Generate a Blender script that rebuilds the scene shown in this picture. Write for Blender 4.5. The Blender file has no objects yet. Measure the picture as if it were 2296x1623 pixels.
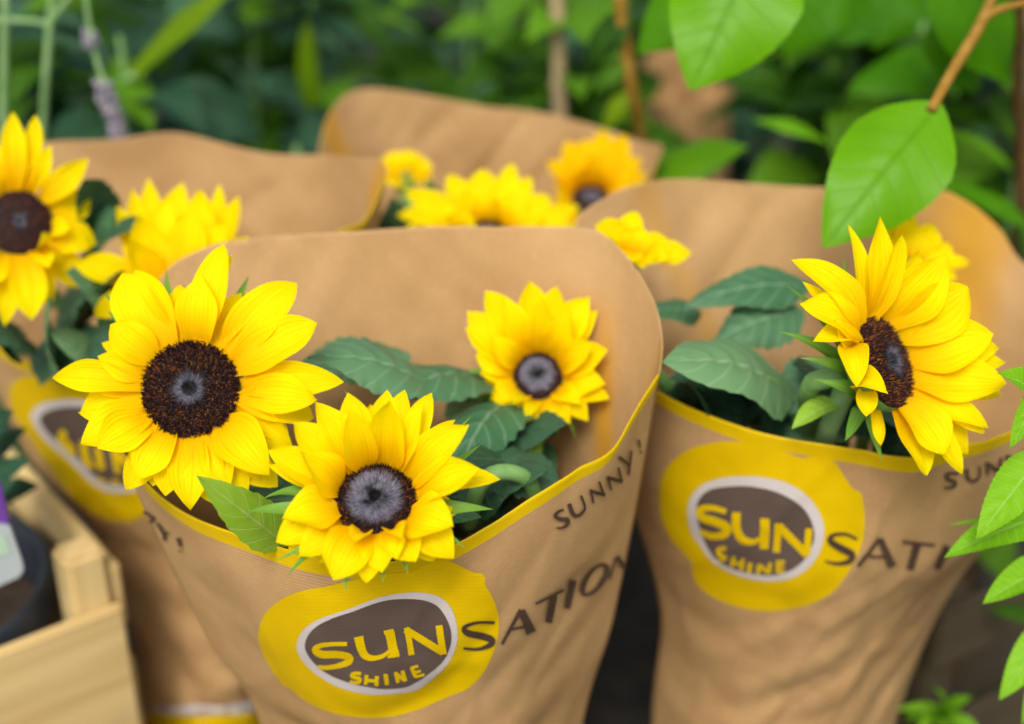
import bpy, bmesh, math, random
from mathutils import Vector, Matrix, noise
from mathutils.bvhtree import BVHTree
from mathutils.geometry import delaunay_2d_cdt

S = bpy.context.scene
COL = S.collection
random.seed(7)
R = math.radians

# ------------------------------------------------------------------ camera
PITCH = R(28.0)
CAM = Vector((0, 0, 0.85))
cd = bpy.data.cameras.new('camera')
cd.lens = 50; cd.sensor_width = 36; cd.sensor_fit = 'HORIZONTAL'
cd.clip_start = 0.02; cd.clip_end = 500
cd.dof.use_dof = True
cd.dof.focus_distance = 0.625
cd.dof.aperture_fstop = 3.2
cam = bpy.data.objects.new('camera', cd); COL.objects.link(cam)
cam.location = CAM; cam.rotation_euler = (R(90) - PITCH, 0, 0)
S.camera = cam

# ------------------------------------------------------------------ sky, sun, exposure
SUN_EL, SUN_AZ = R(50), R(191)     # azimuth measured from +Y, clockwise
w = bpy.data.worlds.new('World'); S.world = w; w.use_nodes = True
nt = w.node_tree; bg = nt.nodes['Background']
sky = nt.nodes.new('ShaderNodeTexSky'); sky.sky_type = 'NISHITA'; sky.sun_disc = False
sky.sun_elevation = SUN_EL; sky.sun_rotation = SUN_AZ
sky.air_density = 1.0; sky.dust_density = 4.0; sky.ozone_density = 1.0
hs = nt.nodes.new('ShaderNodeHueSaturation'); hs.inputs['Saturation'].default_value = 0.35
nt.links.new(sky.outputs[0], hs.inputs['Color']); nt.links.new(hs.outputs[0], bg.inputs['Color'])
bg.inputs['Strength'].default_value = 0.14
sl = bpy.data.lights.new('sun', 'SUN'); sl.energy = 1.5; sl.angle = R(20); sl.color = (1, 0.96, 0.9)
so = bpy.data.objects.new('sun', sl); COL.objects.link(so)
sd = Vector((math.sin(SUN_AZ) * math.cos(SUN_EL), math.cos(SUN_AZ) * math.cos(SUN_EL), math.sin(SUN_EL)))
so.rotation_euler = (-sd).to_track_quat('-Z', 'Y').to_euler(); so.location = (0, 0, 5)
S.view_settings.view_transform = 'Standard'; S.view_settings.look = 'None'
S.view_settings.gamma = 1; S.view_settings.exposure = 0.58
S.cycles.use_denoising = True
S.cycles.max_bounces = 6; S.cycles.transmission_bounces = 4
S.cycles.sample_clamp_indirect = 6

# ------------------------------------------------------------------ placing points
FPX = 2296 / 0.72                        # layout notes use a 2296 x 1623 sketch of the view
FWD = Vector((0, math.cos(PITCH), -math.sin(PITCH)))
UP = Vector((0, math.sin(PITCH), math.cos(PITCH)))
XX = Vector((1, 0, 0))

def ray(px, py):
    return XX * ((px - 1148) / FPX) + UP * (-(py - 811.5) / FPX) + FWD
def at(px, py, Y):
    d = ray(px, py); return CAM + d * (Y / d.y)
def atd(px, py, d):
    return CAM + ray(px, py) * d
def camvec(x, y, t):                     # x right, y up, t towards the viewer
    return (XX * x + UP * y - FWD * t).normalized()
def depth(p):
    return (p - CAM).dot(FWD)

# ------------------------------------------------------------------ mesh helpers
def link(o, parent=None):
    COL.objects.link(o)
    if parent: o.parent = parent
    return o
def mesh(name, V, F, mat, smooth=True, uv=None, org=None):
    me = bpy.data.meshes.new(name)
    if org is not None: V = [v - org for v in V]
    me.from_pydata([tuple(v) for v in V], [], F)
    if smooth: me.polygons.foreach_set('use_smooth', [True] * len(me.polygons))
    if uv:
        l = me.uv_layers.new(name='UVMap')
        for i, lp in enumerate(me.loops): l.data[i].uv = uv[lp.vertex_index]
    me.materials.append(mat); me.update()
    return me
def obj(name, V, F, mat, parent=None, smooth=True, uv=None, org=None):
    return link(bpy.data.objects.new(name, mesh(name, V, F, mat, smooth, uv, org)), parent)
def tag(o, label, cat, group=None, kind=None):
    if label: o['label'] = label
    if cat: o['category'] = cat
    if group: o['group'] = group
    if kind: o['kind'] = kind
    return o
def empty(name, loc, label, cat, group=None):
    o = bpy.data.objects.new(name, None); o.location = loc; o.empty_display_size = .02
    COL.objects.link(o); return tag(o, label, cat, group)

def gridfaces(nr, nc, off=0):
    return [(off + i * nc + j, off + i * nc + j + 1, off + (i + 1) * nc + j + 1, off + (i + 1) * nc + j)
            for i in range(nr - 1) for j in range(nc - 1)]
def crom(p0, p1, p2, p3, t):
    return 0.5 * ((2 * p1) + (p2 - p0) * t + (2 * p0 - 5 * p1 + 4 * p2 - p3) * t * t + (3 * p1 - p0 - 3 * p2 + p3) * t ** 3)
def spline(pts, n, closed=False):
    pts = [Vector(p) for p in pts]; m = len(pts); fine = []
    segs = m if closed else m - 1
    g = (lambda i: pts[i % m]) if closed else (lambda i: pts[max(0, min(m - 1, i))])
    for i in range(segs):
        for k in range(10): fine.append(crom(g(i - 1), g(i), g(i + 1), g(i + 2), k / 10))
    fine.append(g(segs) if not closed else fine[0].copy())
    cum = [0]
    for a, b in zip(fine, fine[1:]): cum.append(cum[-1] + (b - a).length)
    out = []; j = 0; cnt = n if closed else n - 1
    for i in range(n):
        s = cum[-1] * i / cnt
        while j < len(cum) - 2 and cum[j + 1] < s: j += 1
        f = (s - cum[j]) / max(1e-9, cum[j + 1] - cum[j])
        out.append(fine[j].lerp(fine[j + 1], min(1, f)))
    return out
def tube(pts, radii, n=8, npts=None, cap=True):
    """tapered tube along a smooth path; returns verts, faces, uvs"""
    npts = npts or max(6, len(pts) * 5)
    P = spline(pts, npts); V = []; UV = []
    ref = Vector((0.3, 1, 0.2)).normalized()
    for i, p in enumerate(P):
        t = (P[min(i + 1, npts - 1)] - P[max(0, i - 1)]).normalized()
        a = t.cross(ref).normalized(); b = t.cross(a)
        f = i / (npts - 1) * (len(radii) - 1); k = min(int(f), len(radii) - 2)
        r = radii[k] + (radii[k + 1] - radii[k]) * (f - k)
        for j in range(n):
            an = 2 * math.pi * j / n
            V.append(p + (a * math.cos(an) + b * math.sin(an)) * r); UV.append((j / n, i / npts))
    F = [(i * n + j, i * n + (j + 1) % n, (i + 1) * n + (j + 1) % n, (i + 1) * n + j) for i in range(npts - 1) for j in range(n)]
    if cap: F += [tuple(range(n))[::-1], tuple(range((npts - 1) * n, npts * n))]
    return V, F, UV
def boxmesh(c, ax, ay, az, sx, sy, sz, bev=0.0015):
    """bevelled box as verts, faces"""
    bm = bmesh.new(); bmesh.ops.create_cube(bm, size=1)
    for v in bm.verts: v.co = Vector((v.co.x * sx, v.co.y * sy, v.co.z * sz))
    bmesh.ops.bevel(bm, geom=bm.edges[:], offset=bev, segments=2, affect='EDGES')
    V = [c + ax * v.co.x + ay * v.co.y + az * v.co.z for v in bm.verts]
    bm.verts.index_update(); F = [tuple(v.index for v in f.verts) for f in bm.faces]; bm.free()
    return V, F

# ------------------------------------------------------------------ materials
def newmat(name):
    m = bpy.data.materials.new(name); m.use_nodes = True
    n = m.node_tree.nodes; b = n['Principled BSDF']; return m, m.node_tree, b
def nd(t, kind, **kw):
    n = t.nodes.new(kind)
    for k, v in kw.items():
        if k in n.bl_rna.properties: setattr(n, k, v)
        else: n.inputs[k].default_value = v
    return n
def mth(t, op, a, b=None, c=None, clamp=False):
    n = t.nodes.new('ShaderNodeMath'); n.operation = op; n.use_clamp = clamp
    for i, x in enumerate((a, b, c)):
        if x is None: continue
        if isinstance(x, (int, float)): n.inputs[i].default_value = x
        else: t.links.new(x, n.inputs[i])
    return n.outputs[0]
def sstep(t, lo, hi, x):
    n = t.nodes.new('ShaderNodeMapRange'); n.interpolation_type = 'SMOOTHSTEP'
    n.inputs['From Min'].default_value = lo; n.inputs['From Max'].default_value = hi
    t.links.new(x, n.inputs['Value']); return n.outputs[0]
def mixc(t, f, a, b, blend='MIX'):
    n = t.nodes.new('ShaderNodeMix'); n.data_type = 'RGBA'; n.blend_type = blend
    for s, x in ((n.inputs[0], f), (n.inputs[6], a), (n.inputs[7], b)):
        if isinstance(x, (int, float)): s.default_value = x
        elif isinstance(x, tuple): s.default_value = (*x, 1)[:4]
        else: t.links.new(x, s)
    return n.outputs[2]
def thin(t, b, col, amount):
    """let light through a thin sheet"""
    tr = t.nodes.new('ShaderNodeBsdfTranslucent'); t.links.new(col, tr.inputs['Color'])
    mx = t.nodes.new('ShaderNodeMixShader'); mx.inputs[0].default_value = amount
    t.links.new(b.outputs[0], mx.inputs[1]); t.links.new(tr.outputs[0], mx.inputs[2])
    t.links.new(mx.outputs[0], t.nodes['Material Output'].inputs['Surface'])
def uvxy(t):
    u = t.nodes.new('ShaderNodeTexCoord'); s = t.nodes.new('ShaderNodeSeparateXYZ')
    t.links.new(u.outputs['UV'], s.inputs[0]); return u, s.outputs[0], s.outputs[1]

def petal_mat(name, base, mid, tip):
    m, t, b = newmat(name); u, x, y = uvxy(t)
    cr = nd(t, 'ShaderNodeValToRGB'); e = cr.color_ramp.elements
    e[0].position = 0.0; e[0].color = (*base, 1); e[1].position = 1; e[1].color = (*tip, 1)
    k = e.new(.38); k.color = (*mid, 1); k = e.new(.62); k.color = (*tip, 1)
    t.links.new(y, cr.inputs[0])
    mp = nd(t, 'ShaderNodeMapping'); mp.inputs['Scale'].default_value = (26, 1.0, 1); t.links.new(u.outputs['UV'], mp.inputs[0])
    nz = nd(t, 'ShaderNodeTexNoise', Scale=1.0, Detail=3.0); t.links.new(mp.outputs[0], nz.inputs['Vector'])
    oi = nd(t, 'ShaderNodeObjectInfo')
    st = sstep(t, .35, .75, nz.outputs[0])
    c = mixc(t, mth(t, 'MULTIPLY', st, .34), cr.outputs[0], mid)
    c = mixc(t, mth(t, 'MULTIPLY', oi.outputs['Random'], .25), c, mid)
    # fine parallel veins
    ln_ = mth(t, 'SINE', mth(t, 'ADD', mth(t, 'MULTIPLY', x, 58), mth(t, 'MULTIPLY', nz.outputs[0], 5)))
    ln_ = mth(t, 'MULTIPLY', sstep(t, .55, 1.0, ln_), .30)
    c = mixc(t, ln_, c, tuple(k * .80 for k in mid))
    t.links.new(c, b.inputs['Base Color']); b.inputs['Roughness'].default_value = .65
    b.inputs['Specular IOR Level'].default_value = .07
    bp = nd(t, 'ShaderNodeBump', Strength=.55, Distance=.0008); t.links.new(mth(t, 'SUBTRACT', nz.outputs[0], ln_), bp.inputs['Height'])
    t.links.new(bp.outputs[0], b.inputs['Normal'])
    thin(t, b, c, .44); return m
M = {}
M['petal'] = petal_mat('petal', (.88, .44, .0), (.97, .66, .0), (1.0, .82, .0))
M['petal_shaded'] = petal_mat('petal_shaded', (.82, .33, .0), (.90, .50, .0), (.95, .63, .0))  # more orange copy for a rear flower, its shading mixed into the colour

def leaf_mat(name, c1, c2, vein, N=7, slope=1.1, rough=.5, trans=.25, spec=.14, vs=.6):
    m, t, b = newmat(name); u, x, y = uvxy(t)
    au = mth(t, 'ABSOLUTE', mth(t, 'MULTIPLY_ADD', x, 2, -1))
    mid = mth(t, 'SUBTRACT', 1, sstep(t, .015, .07, au))
    tt = mth(t, 'SUBTRACT', mth(t, 'MULTIPLY', y, N), mth(t, 'MULTIPLY', au, slope))
    wv = mth(t, 'ABSOLUTE', mth(t, 'SUBTRACT', mth(t, 'FRACT', tt), .5))
    side = mth(t, 'MULTIPLY', sstep(t, .40, .5, wv), vs)
    v = mth(t, 'MAXIMUM', mid, side)
    tc = nd(t, 'ShaderNodeTexCoord')
    nz = nd(t, 'ShaderNodeTexNoise', Scale=38.0, Detail=4.0); t.links.new(tc.outputs['Object'], nz.inputs['Vector'])
    fine = nd(t, 'ShaderNodeTexNoise', Scale=420.0, Detail=2.0); t.links.new(tc.outputs['Object'], fine.inputs['Vector'])
    oi = nd(t, 'ShaderNodeObjectInfo')
    f = mth(t, 'MULTIPLY_ADD', oi.outputs['Random'], .8, mth(t, 'MULTIPLY_ADD', nz.outputs[0], .9, -.4), clamp=True)
    c = mixc(t, f, c1, c2); c = mixc(t, mth(t, 'MULTIPLY', v, .7), c, vein)
    t.links.new(c, b.inputs['Base Color']); b.inputs['Roughness'].default_value = rough
    b.inputs['Specular IOR Level'].default_value = spec
    h = mth(t, 'ADD', mth(t, 'MULTIPLY', v, -.7), mth(t, 'MULTIPLY', fine.outputs[0], .35))
    bp = nd(t, 'ShaderNodeBump', Strength=.5, Distance=.001); t.links.new(h, bp.inputs['Height']); t.links.new(bp.outputs[0], b.inputs['Normal'])
    thin(t, b, c, trans); return m
M['sunleaf'] = leaf_mat('sunflower_leaf', (.040, .125, .050), (.10, .215, .10), (.20, .33, .19), 6, 1.6, .45, .15, .25)
M['sunleaf_light'] = leaf_mat('sunflower_leaf_pale', (.10, .22, .09), (.16, .30, .13), (.26, .40, .2), 6, 1.6, .55, .2)
M['sunleaf_shaded'] = leaf_mat('sunflower_leaf_shaded', (.018, .06, .028), (.045, .11, .055), (.08, .15, .08), 6, 1.6, .5, .15, .2)  # shade deep inside the sleeves painted into this darker leaf colour
M['sunleaf_bright'] = leaf_mat('sunflower_leaf_bright', (.30, .54, .04), (.40, .64, .09), (.50, .68, .22), 6, 1.6, .45, .4)
M['sepal'] = leaf_mat('sepal', (.11, .26, .02), (.17, .34, .04), (.25, .42, .09), 2, 0, .5, .25, .3, 0)
M['shrub'] = leaf_mat('shrub_leaf', (.11, .33, .0), (.17, .43, .0), (.085, .275, .0), 7, 1.3, .38, .42, .2, .4)
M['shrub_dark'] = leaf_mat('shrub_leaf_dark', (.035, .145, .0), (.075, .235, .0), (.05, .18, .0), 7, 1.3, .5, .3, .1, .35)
M['verbena'] = leaf_mat('verbena_leaf', (.17, .44, .005), (.25, .53, .02), (.38, .62, .12), 13, 1.0, .45, .4)
M['bg_blue'] = leaf_mat('background_leaf_bluish', (.007, .034, .014), (.065, .165, .085), (.07, .17, .09), 6, 1.4, .5, .2)
M['bg_green'] = leaf_mat('background_leaf_green', (.009, .048, .002), (.12, .29, .010), (.10, .24, .012), 6, 1.4, .5, .3)
M['bg_lime'] = leaf_mat('background_leaf_lime', (.10, .19, .0), (.16, .26, .0), (.17, .28, .02), 6, 1.4, .5, .3)
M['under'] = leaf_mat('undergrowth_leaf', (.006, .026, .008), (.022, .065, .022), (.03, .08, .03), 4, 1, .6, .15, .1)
M['bg_pale'] = leaf_mat('background_leaf_pale', (.18, .24, .19), (.28, .33, .27), (.33, .38, .32), 6, 1.4, .5, .2)

def plain(name, c1, c2, scale=60, rough=.6, bump=.2, spec=.3, stretch=(1, 1, 1), trans=0):
    m, t, b = newmat(name)
    tc = nd(t, 'ShaderNodeTexCoord'); mp = nd(t, 'ShaderNodeMapping'); mp.inputs['Scale'].default_value = stretch
    t.links.new(tc.outputs['Object'], mp.inputs[0])
    nz = nd(t, 'ShaderNodeTexNoise', Scale=scale, Detail=5.0); t.links.new(mp.outputs[0], nz.inputs['Vector'])
    c = mixc(t, sstep(t, .3, .7, nz.outputs[0]), c1, c2); t.links.new(c, b.inputs['Base Color'])
    b.inputs['Roughness'].default_value = rough; b.inputs['Specular IOR Level'].default_value = spec
    bp = nd(t, 'ShaderNodeBump', Strength=bump, Distance=.002); t.links.new(nz.outputs[0], bp.inputs['Height']); t.links.new(bp.outputs[0], b.inputs['Normal'])
    if trans: thin(t, b, c, trans)
    return m
M['stem'] = plain('green_stem', (.10, .22, .05), (.16, .30, .09), 80)
M['stem_pale'] = plain('pale_green_stem', (.16, .30, .10), (.24, .38, .16), 60)
M['stem_brown'] = plain('brown_branch', (.20, .10, .012), (.30, .17, .03), 90, spec=.1)
M['stem_dark'] = plain('dark_branch', (.07, .035, .012), (.14, .07, .02), 90)
M['cane'] = plain('bamboo_cane', (.30, .22, .11), (.42, .31, .17), 30, stretch=(6, 6, 1))
M['ground'] = plain('dark_ground', (.022, .019, .016), (.055, .045, .034), 22, .85, .6)
M['pot'] = plain('black_pot', (.012, .016, .022), (.02, .026, .035), 20, .45, .05, .4)
M['soil'] = plain('soil', (.02, .013, .008), (.05, .032, .02), 120, .9, 1)
M['lav'] = plain('lavender_bud', (.16, .15, .22), (.34, .30, .30), 260, .8)
M['tagwhite'] = plain('tag_white', (.30, .34, .34), (.36, .39, .385), 20, .4, 0)
M['tagpurple'] = plain('tag_purple', (.10, .03, .22), (.14, .05, .28), 20, .4, 0)
M['taggreen'] = plain('tag_green', (.30, .42, .30), (.36, .47, .34), 20, .4, 0)
M['receptacle'] = plain('receptacle', (.10, .22, .04), (.15, .28, .06), 150, .6)

def wood_mat(name='crate_wood', k=1.0):
    m, t, b = newmat(name); tc = nd(t, 'ShaderNodeTexCoord')
    mp = nd(t, 'ShaderNodeMapping'); mp.inputs['Scale'].default_value = (3, 60, 60); t.links.new(tc.outputs['UV'], mp.inputs[0])
    nz = nd(t, 'ShaderNodeTexNoise', Scale=1.0, Detail=6.0, Distortion=.6); t.links.new(mp.outputs[0], nz.inputs['Vector'])
    bl = nd(t, 'ShaderNodeTexNoise', Scale=14.0, Detail=3.0); t.links.new(tc.outputs['Object'], bl.inputs['Vector'])
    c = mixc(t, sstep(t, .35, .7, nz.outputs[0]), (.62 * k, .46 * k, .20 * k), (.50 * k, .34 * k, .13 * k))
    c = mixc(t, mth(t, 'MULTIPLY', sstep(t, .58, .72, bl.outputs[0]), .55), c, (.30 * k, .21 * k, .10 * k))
    t.links.new(c, b.inputs['Base Color']); b.inputs['Roughness'].default_value = .7
    bp = nd(t, 'ShaderNodeBump', Strength=.3, Distance=.001); t.links.new(nz.outputs[0], bp.inputs['Height']); t.links.new(bp.outputs[0], b.inputs['Normal'])
    return m
M['wood'] = wood_mat(); M['wood_shaded'] = wood_mat('crate_wood_shaded', .09)  # second one: crate wood darkened, the shade under the verbena put into its colour

YEL = (.62, .415, .0); KR1 = (.44, .262, .108); KR2 = (.545, .342, .152); BRN = (.088, .060, .046)
def ribs(t, u):
    """fine ribbing of kraft paper; uv is in metres"""
    mp = nd(t, 'ShaderNodeMapping'); mp.inputs['Scale'].default_value = (14, 1, 1); t.links.new(u.outputs['UV'], mp.inputs[0])
    wv = nd(t, 'ShaderNodeTexWave', wave_type='BANDS', bands_direction='Y', Scale=185.0, Distortion=1.2, Detail=2.0)
    wv.inputs['Detail Scale'].default_value = .6
    t.links.new(u.outputs['UV'], wv.inputs['Vector']); return wv.outputs['Fac']
def paper_mat(name, inside=False):
    m, t, b = newmat(name); u, x, y = uvxy(t)
    rb = ribs(t, u)
    mp = nd(t, 'ShaderNodeMapping'); mp.inputs['Scale'].default_value = (9, 6, 1); t.links.new(u.outputs['UV'], mp.inputs[0])
    nz = nd(t, 'ShaderNodeTexNoise', Scale=1.6, Detail=4.0); t.links.new(mp.outputs[0], nz.inputs['Vector'])
    fb = nd(t, 'ShaderNodeTexNoise', Scale=900.0, Detail=2.0); mp2 = nd(t, 'ShaderNodeMapping'); mp2.inputs['Scale'].default_value = (.25, 1, 1)
    t.links.new(u.outputs['UV'], mp2.inputs[0]); t.links.new(mp2.outputs[0], fb.inputs['Vector'])
    c = mixc(t, sstep(t, .3, .7, nz.outputs[0]), KR1, KR2)
    c = mixc(t, mth(t, 'MULTIPLY', rb, .52), c, (.31, .172, .068))
    c = mixc(t, mth(t, 'MULTIPLY', sstep(t, .5, .8, fb.outputs[0]), .3), c, (.66, .45, .24))
    if not inside:                       # printed yellow border along the front rim
        e = nd(t, 'ShaderNodeTexNoise', Scale=30.0); t.links.new(u.outputs['UV'], e.inputs['Vector'])
        yy = mth(t, 'ADD', y, mth(t, 'MULTIPLY', e.outputs[0], .0008))
        yy = mth(t, 'ADD', yy, mth(t, 'MULTIPLY', sstep(t, .04, .11, x), .002))
        c = mixc(t, mth(t, 'SUBTRACT', 1, sstep(t, .0088, .0093, yy)), c, YEL)
    else:                                # orange bands blended in along the folded sides
        at_ = nd(t, 'ShaderNodeAttribute', attribute_name='fold')
        c = mixc(t, mth(t, 'MULTIPLY', at_.outputs['Fac'], .75), c, (.56, .27, .0))
    t.links.new(c, b.inputs['Base Color']); b.inputs['Roughness'].default_value = .5; b.inputs['Specular IOR Level'].default_value = .18
    wr = nd(t, 'ShaderNodeTexNoise', Scale=1.3, Detail=5.0, Distortion=.8); mp3 = nd(t, 'ShaderNodeMapping'); mp3.inputs['Scale'].default_value = (26, 14, 1)
    t.links.new(u.outputs['UV'], mp3.inputs[0]); t.links.new(mp3.outputs[0], wr.inputs['Vector'])
    b1 = nd(t, 'ShaderNodeBump', Strength=.15, Distance=.006); t.links.new(wr.outputs[0], b1.inputs['Height'])
    # sharp crumples, stronger lower down where the paper was gathered
    dw = nd(t, 'ShaderNodeTexNoise', Scale=20.0, Detail=2.0); t.links.new(u.outputs['UV'], dw.inputs['Vector'])
    vadd = nd(t, 'ShaderNodeVectorMath', operation='MULTIPLY_ADD'); t.links.new(dw.outputs['Color'], vadd.inputs[0]); vadd.inputs[1].default_value = (.03, .03, 0); t.links.new(u.outputs['UV'], vadd.inputs[2])
    mp4 = nd(t, 'ShaderNodeMapping'); mp4.inputs['Scale'].default_value = (30, 6, 1); mp4.inputs['Rotation'].default_value = (0, 0, .12); t.links.new(vadd.outputs[0], mp4.inputs[0])
    vo = nd(t, 'ShaderNodeTexVoronoi', feature='F1', Scale=1.0); t.links.new(mp4.outputs[0], vo.inputs['Vector'])
    mp5 = nd(t, 'ShaderNodeMapping'); mp5.inputs['Scale'].default_value = (55, 16, 1); mp5.inputs['Rotation'].default_value = (0, 0, -.5); t.links.new(vadd.outputs[0], mp5.inputs[0])
    vo2 = nd(t, 'ShaderNodeTexVoronoi', feature='F1', Scale=1.0); t.links.new(mp5.outputs[0], vo2.inputs['Vector'])
    low = mth(t, 'MULTIPLY_ADD', sstep(t, .03, .22, y), .85, .15)
    msk = mth(t, 'MULTIPLY', low, sstep(t, .25, .55, nz.outputs[0]))
    hh = mth(t, 'MULTIPLY', mth(t, 'ADD', vo.outputs['Distance'], mth(t, 'MULTIPLY', vo2.outputs['Distance'], .4)), msk)
    b3 = nd(t, 'ShaderNodeBump', Strength=.12, Distance=.008); t.links.new(hh, b3.inputs['Height']); t.links.new(b1.outputs[0], b3.inputs['Normal']); b1 = b3
    b2 = nd(t, 'ShaderNodeBump', Strength=.2, Distance=.0003); t.links.new(rb, b2.inputs['Height']); t.links.new(b1.outputs[0], b2.inputs['Normal'])
    t.links.new(b2.outputs[0], b.inputs['Normal'])
    thin(t, b, c, .12); return m
M['paper'] = paper_mat('kraft_paper'); M['paper_in'] = paper_mat('kraft_paper_back', True)
def print_mat(name, col, col2):
    m, t, b = newmat(name); tc = nd(t, 'ShaderNodeTexCoord')
    nz = nd(t, 'ShaderNodeTexNoise', Scale=25.0, Detail=4.0); t.links.new(tc.outputs['Object'], nz.inputs['Vector'])
    u, x, y = uvxy(t); rb = ribs(t, u)
    c = mixc(t, sstep(t, .35, .65, nz.outputs[0]), col, col2)
    c = mixc(t, mth(t, 'MULTIPLY', rb, .08), c, tuple(.75 * k for k in col))
    t.links.new(c, b.inputs['Base Color']); b.inputs['Roughness'].default_value = .6; b.inputs['Specular IOR Level'].default_value = .1
    b2 = nd(t, 'ShaderNodeBump', Strength=.10, Distance=.0003); t.links.new(rb, b2.inputs['Height']); t.links.new(b2.outputs[0], b.inputs['Normal'])
    return m
M['p_yellow'] = print_mat('print_yellow', YEL, (.57, .37, .0))
M['p_white'] = print_mat('print_white', (.52, .47, .44), (.48, .43, .40))
M['p_brown'] = print_mat('print_brown', BRN, (.10, .07, .055))
M['p_ink'] = print_mat('print_ink', (.06, .036, .025), (.075, .045, .03))

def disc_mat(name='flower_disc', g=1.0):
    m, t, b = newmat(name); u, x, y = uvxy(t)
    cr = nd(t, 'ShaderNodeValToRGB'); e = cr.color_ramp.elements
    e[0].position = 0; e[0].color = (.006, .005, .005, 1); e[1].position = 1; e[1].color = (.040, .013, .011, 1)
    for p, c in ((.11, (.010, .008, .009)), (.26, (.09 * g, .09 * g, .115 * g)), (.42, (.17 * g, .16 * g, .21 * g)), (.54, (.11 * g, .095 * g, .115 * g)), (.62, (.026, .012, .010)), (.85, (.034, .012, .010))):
        k = e.new(p); k.color = (*c, 1)
    tcd = nd(t, 'ShaderNodeTexCoord'); nzd = nd(t, 'ShaderNodeTexNoise', Scale=260.0, Detail=3.0); t.links.new(tcd.outputs['Object'], nzd.inputs['Vector'])
    x = mth(t, 'MULTIPLY_ADD', mth(t, 'SUBTRACT', nzd.outputs[0], .5), .45, x)
    t.links.new(x, cr.inputs[0])
    # y carries a random value for each floret: some tips are orange brown
    tipc = mixc(t, mth(t, 'MULTIPLY', sstep(t, .68, .97, y), sstep(t, .58, .7, x)), cr.outputs[0], (.19, .06, .008))
    vr = mth(t, 'MULTIPLY_ADD', y, 1.1, .45); tipc = mixc(t, 1.0, tipc, vr, 'MULTIPLY')
    t.links.new(tipc, b.inputs['Base Color']); b.inputs['Roughness'].default_value = .75; b.inputs['Specular IOR Level'].default_value = .2
    return m
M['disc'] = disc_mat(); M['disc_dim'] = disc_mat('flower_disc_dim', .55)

# ------------------------------------------------------------------ ground
obj('ground', [Vector(p) for p in ((-40, -40, 0), (40, -40, 0), (40, 40, 0), (-40, 40, 0))], [(0, 1, 2, 3)], M['ground'])['kind'] = 'structure'

# ------------------------------------------------------------------ paper sleeves
NC, NR = 121, 90
def row_px(Lp, Rp, sag, Y, bulge, p=2.2):
    out = []
    for j in range(NC):
        t = -1 + 2 * j / (NC - 1); f = 1 - abs(t) ** p
        out.append(at(Lp[0] + (Rp[0] - Lp[0]) * (t + 1) / 2, Lp[1] + (Rp[1] - Lp[1]) * (t + 1) / 2 + sag * f, Y + bulge * f))
    return out
def row_w(cx, hw, Y, bulge, z, p=2.2):
    return [Vector((cx + hw * t, Y + bulge * (1 - abs(t) ** p), z)) for t in [-1 + 2 * j / (NC - 1) for j in range(NC)]]
def row_trace(pts, Y, bulge, p=2.2, mix=0.5):
    P = spline([(a, b, 0) for a, b in pts], NC); x0, x1 = P[0].x, P[-1].x; out = []
    for j, q in enumerate(P):
        t = -1 + 2 * j / (NC - 1); tx = max(-1, min(1, 2 * (q.x - x0) / (x1 - x0) - 1)); t = t * mix + tx * (1 - mix)
        out.append(at(q.x, q.y, Y + bulge * (1 - abs(t) ** p)))
    return out
def loft(rows, seed, amp, outward):
    G = []
    m = len(rows)
    L = [0]
    for a, b in zip(rows, rows[1:]): L.append(L[-1] + (b[NC // 2] - a[NC // 2]).length)
    for i in range(NR):
        s = L[-1] * (i / (NR - 1)) ** 1.15
        k = 0
        while k < m - 2 and L[k + 1] < s: k += 1
        f = (s - L[k]) / (L[k + 1] - L[k]); g = lambda q: rows[max(0, min(m - 1, q))]
        G.append([crom(g(k - 1)[j], g(k)[j], g(k + 1)[j], g(k + 2)[j], f) for j in range(NC)])
    UV = []; mid = NC // 2; V = []
    for i in range(NR):
        for j in range(NC):
            p = G[i][j]
            # creases and soft folds
            e = min(1, (NC / 2 - abs(j - mid)) / 10) ; dn = min(1, i / 15)
            q = Vector((p.x * 16 + seed, p.y * 10, p.z * 9)); n1 = noise.noise(q)
            q2 = Vector((p.x * 34 + seed * 2, p.z * 17 + n1 * .8, 3.1)); n2 = noise.noise(q2); rdg = 1 - abs(noise.noise(Vector((p.x * 22 - p.z * 14 + seed, p.z * 10 + n1, seed)))) * 2
            dsp = amp * dn * e * (1.0 * n1 + .30 * n2 + .25 * max(0, rdg) ** 3) + .8 * amp * (1 - dn) * e * n1
            lowr = .35 + .65 * max(0, min(1, (i / NR - .12) / .3)); uu = p.x * 1.0 + p.y * .6
            c1 = abs(noise.noise(Vector((uu * 17 + p.z * 9 + seed, p.z * 6 + n1 * .5, seed * 1.7)))); c2 = abs(noise.noise(Vector((uu * 24 - p.z * 21, p.z * 15 + seed, 4.4 + n1 * .4)))); c3 = abs(noise.noise(Vector((uu * 40 + p.z * 33, p.z * 22 - uu * 20 + seed, 9.1))))
            dsp += .0075 * lowr * e * (c1 * 1.3 + c2 * .8 + c3 * .35 - .6)
            V.append(p + outward * dsp)
    # uv in metres: x across, y down from the rim
    for i in range(NR):
        for j in range(NC):
            UV.append([0, 0])
    for j in range(NC):
        acc = 0
        for i in range(NR):
            if i: acc += (G[i][j] - G[i - 1][j]).length
            UV[i * NC + j][1] = acc
    for i in range(NR):
        acc = 0
        for j in range(NC):
            if j: acc += (G[i][j] - G[i][j - 1]).length
            UV[i * NC + j][0] = acc
        h = UV[i * NC + mid][0]
        for j in range(NC): UV[i * NC + j][0] -= h
    return V, UV
def solid(o, th=.0005, off=-1):
    md = o.modifiers.new('thickness', 'SOLIDIFY'); md.thickness = th; md.offset = off
class Sleeve: pass
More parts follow.
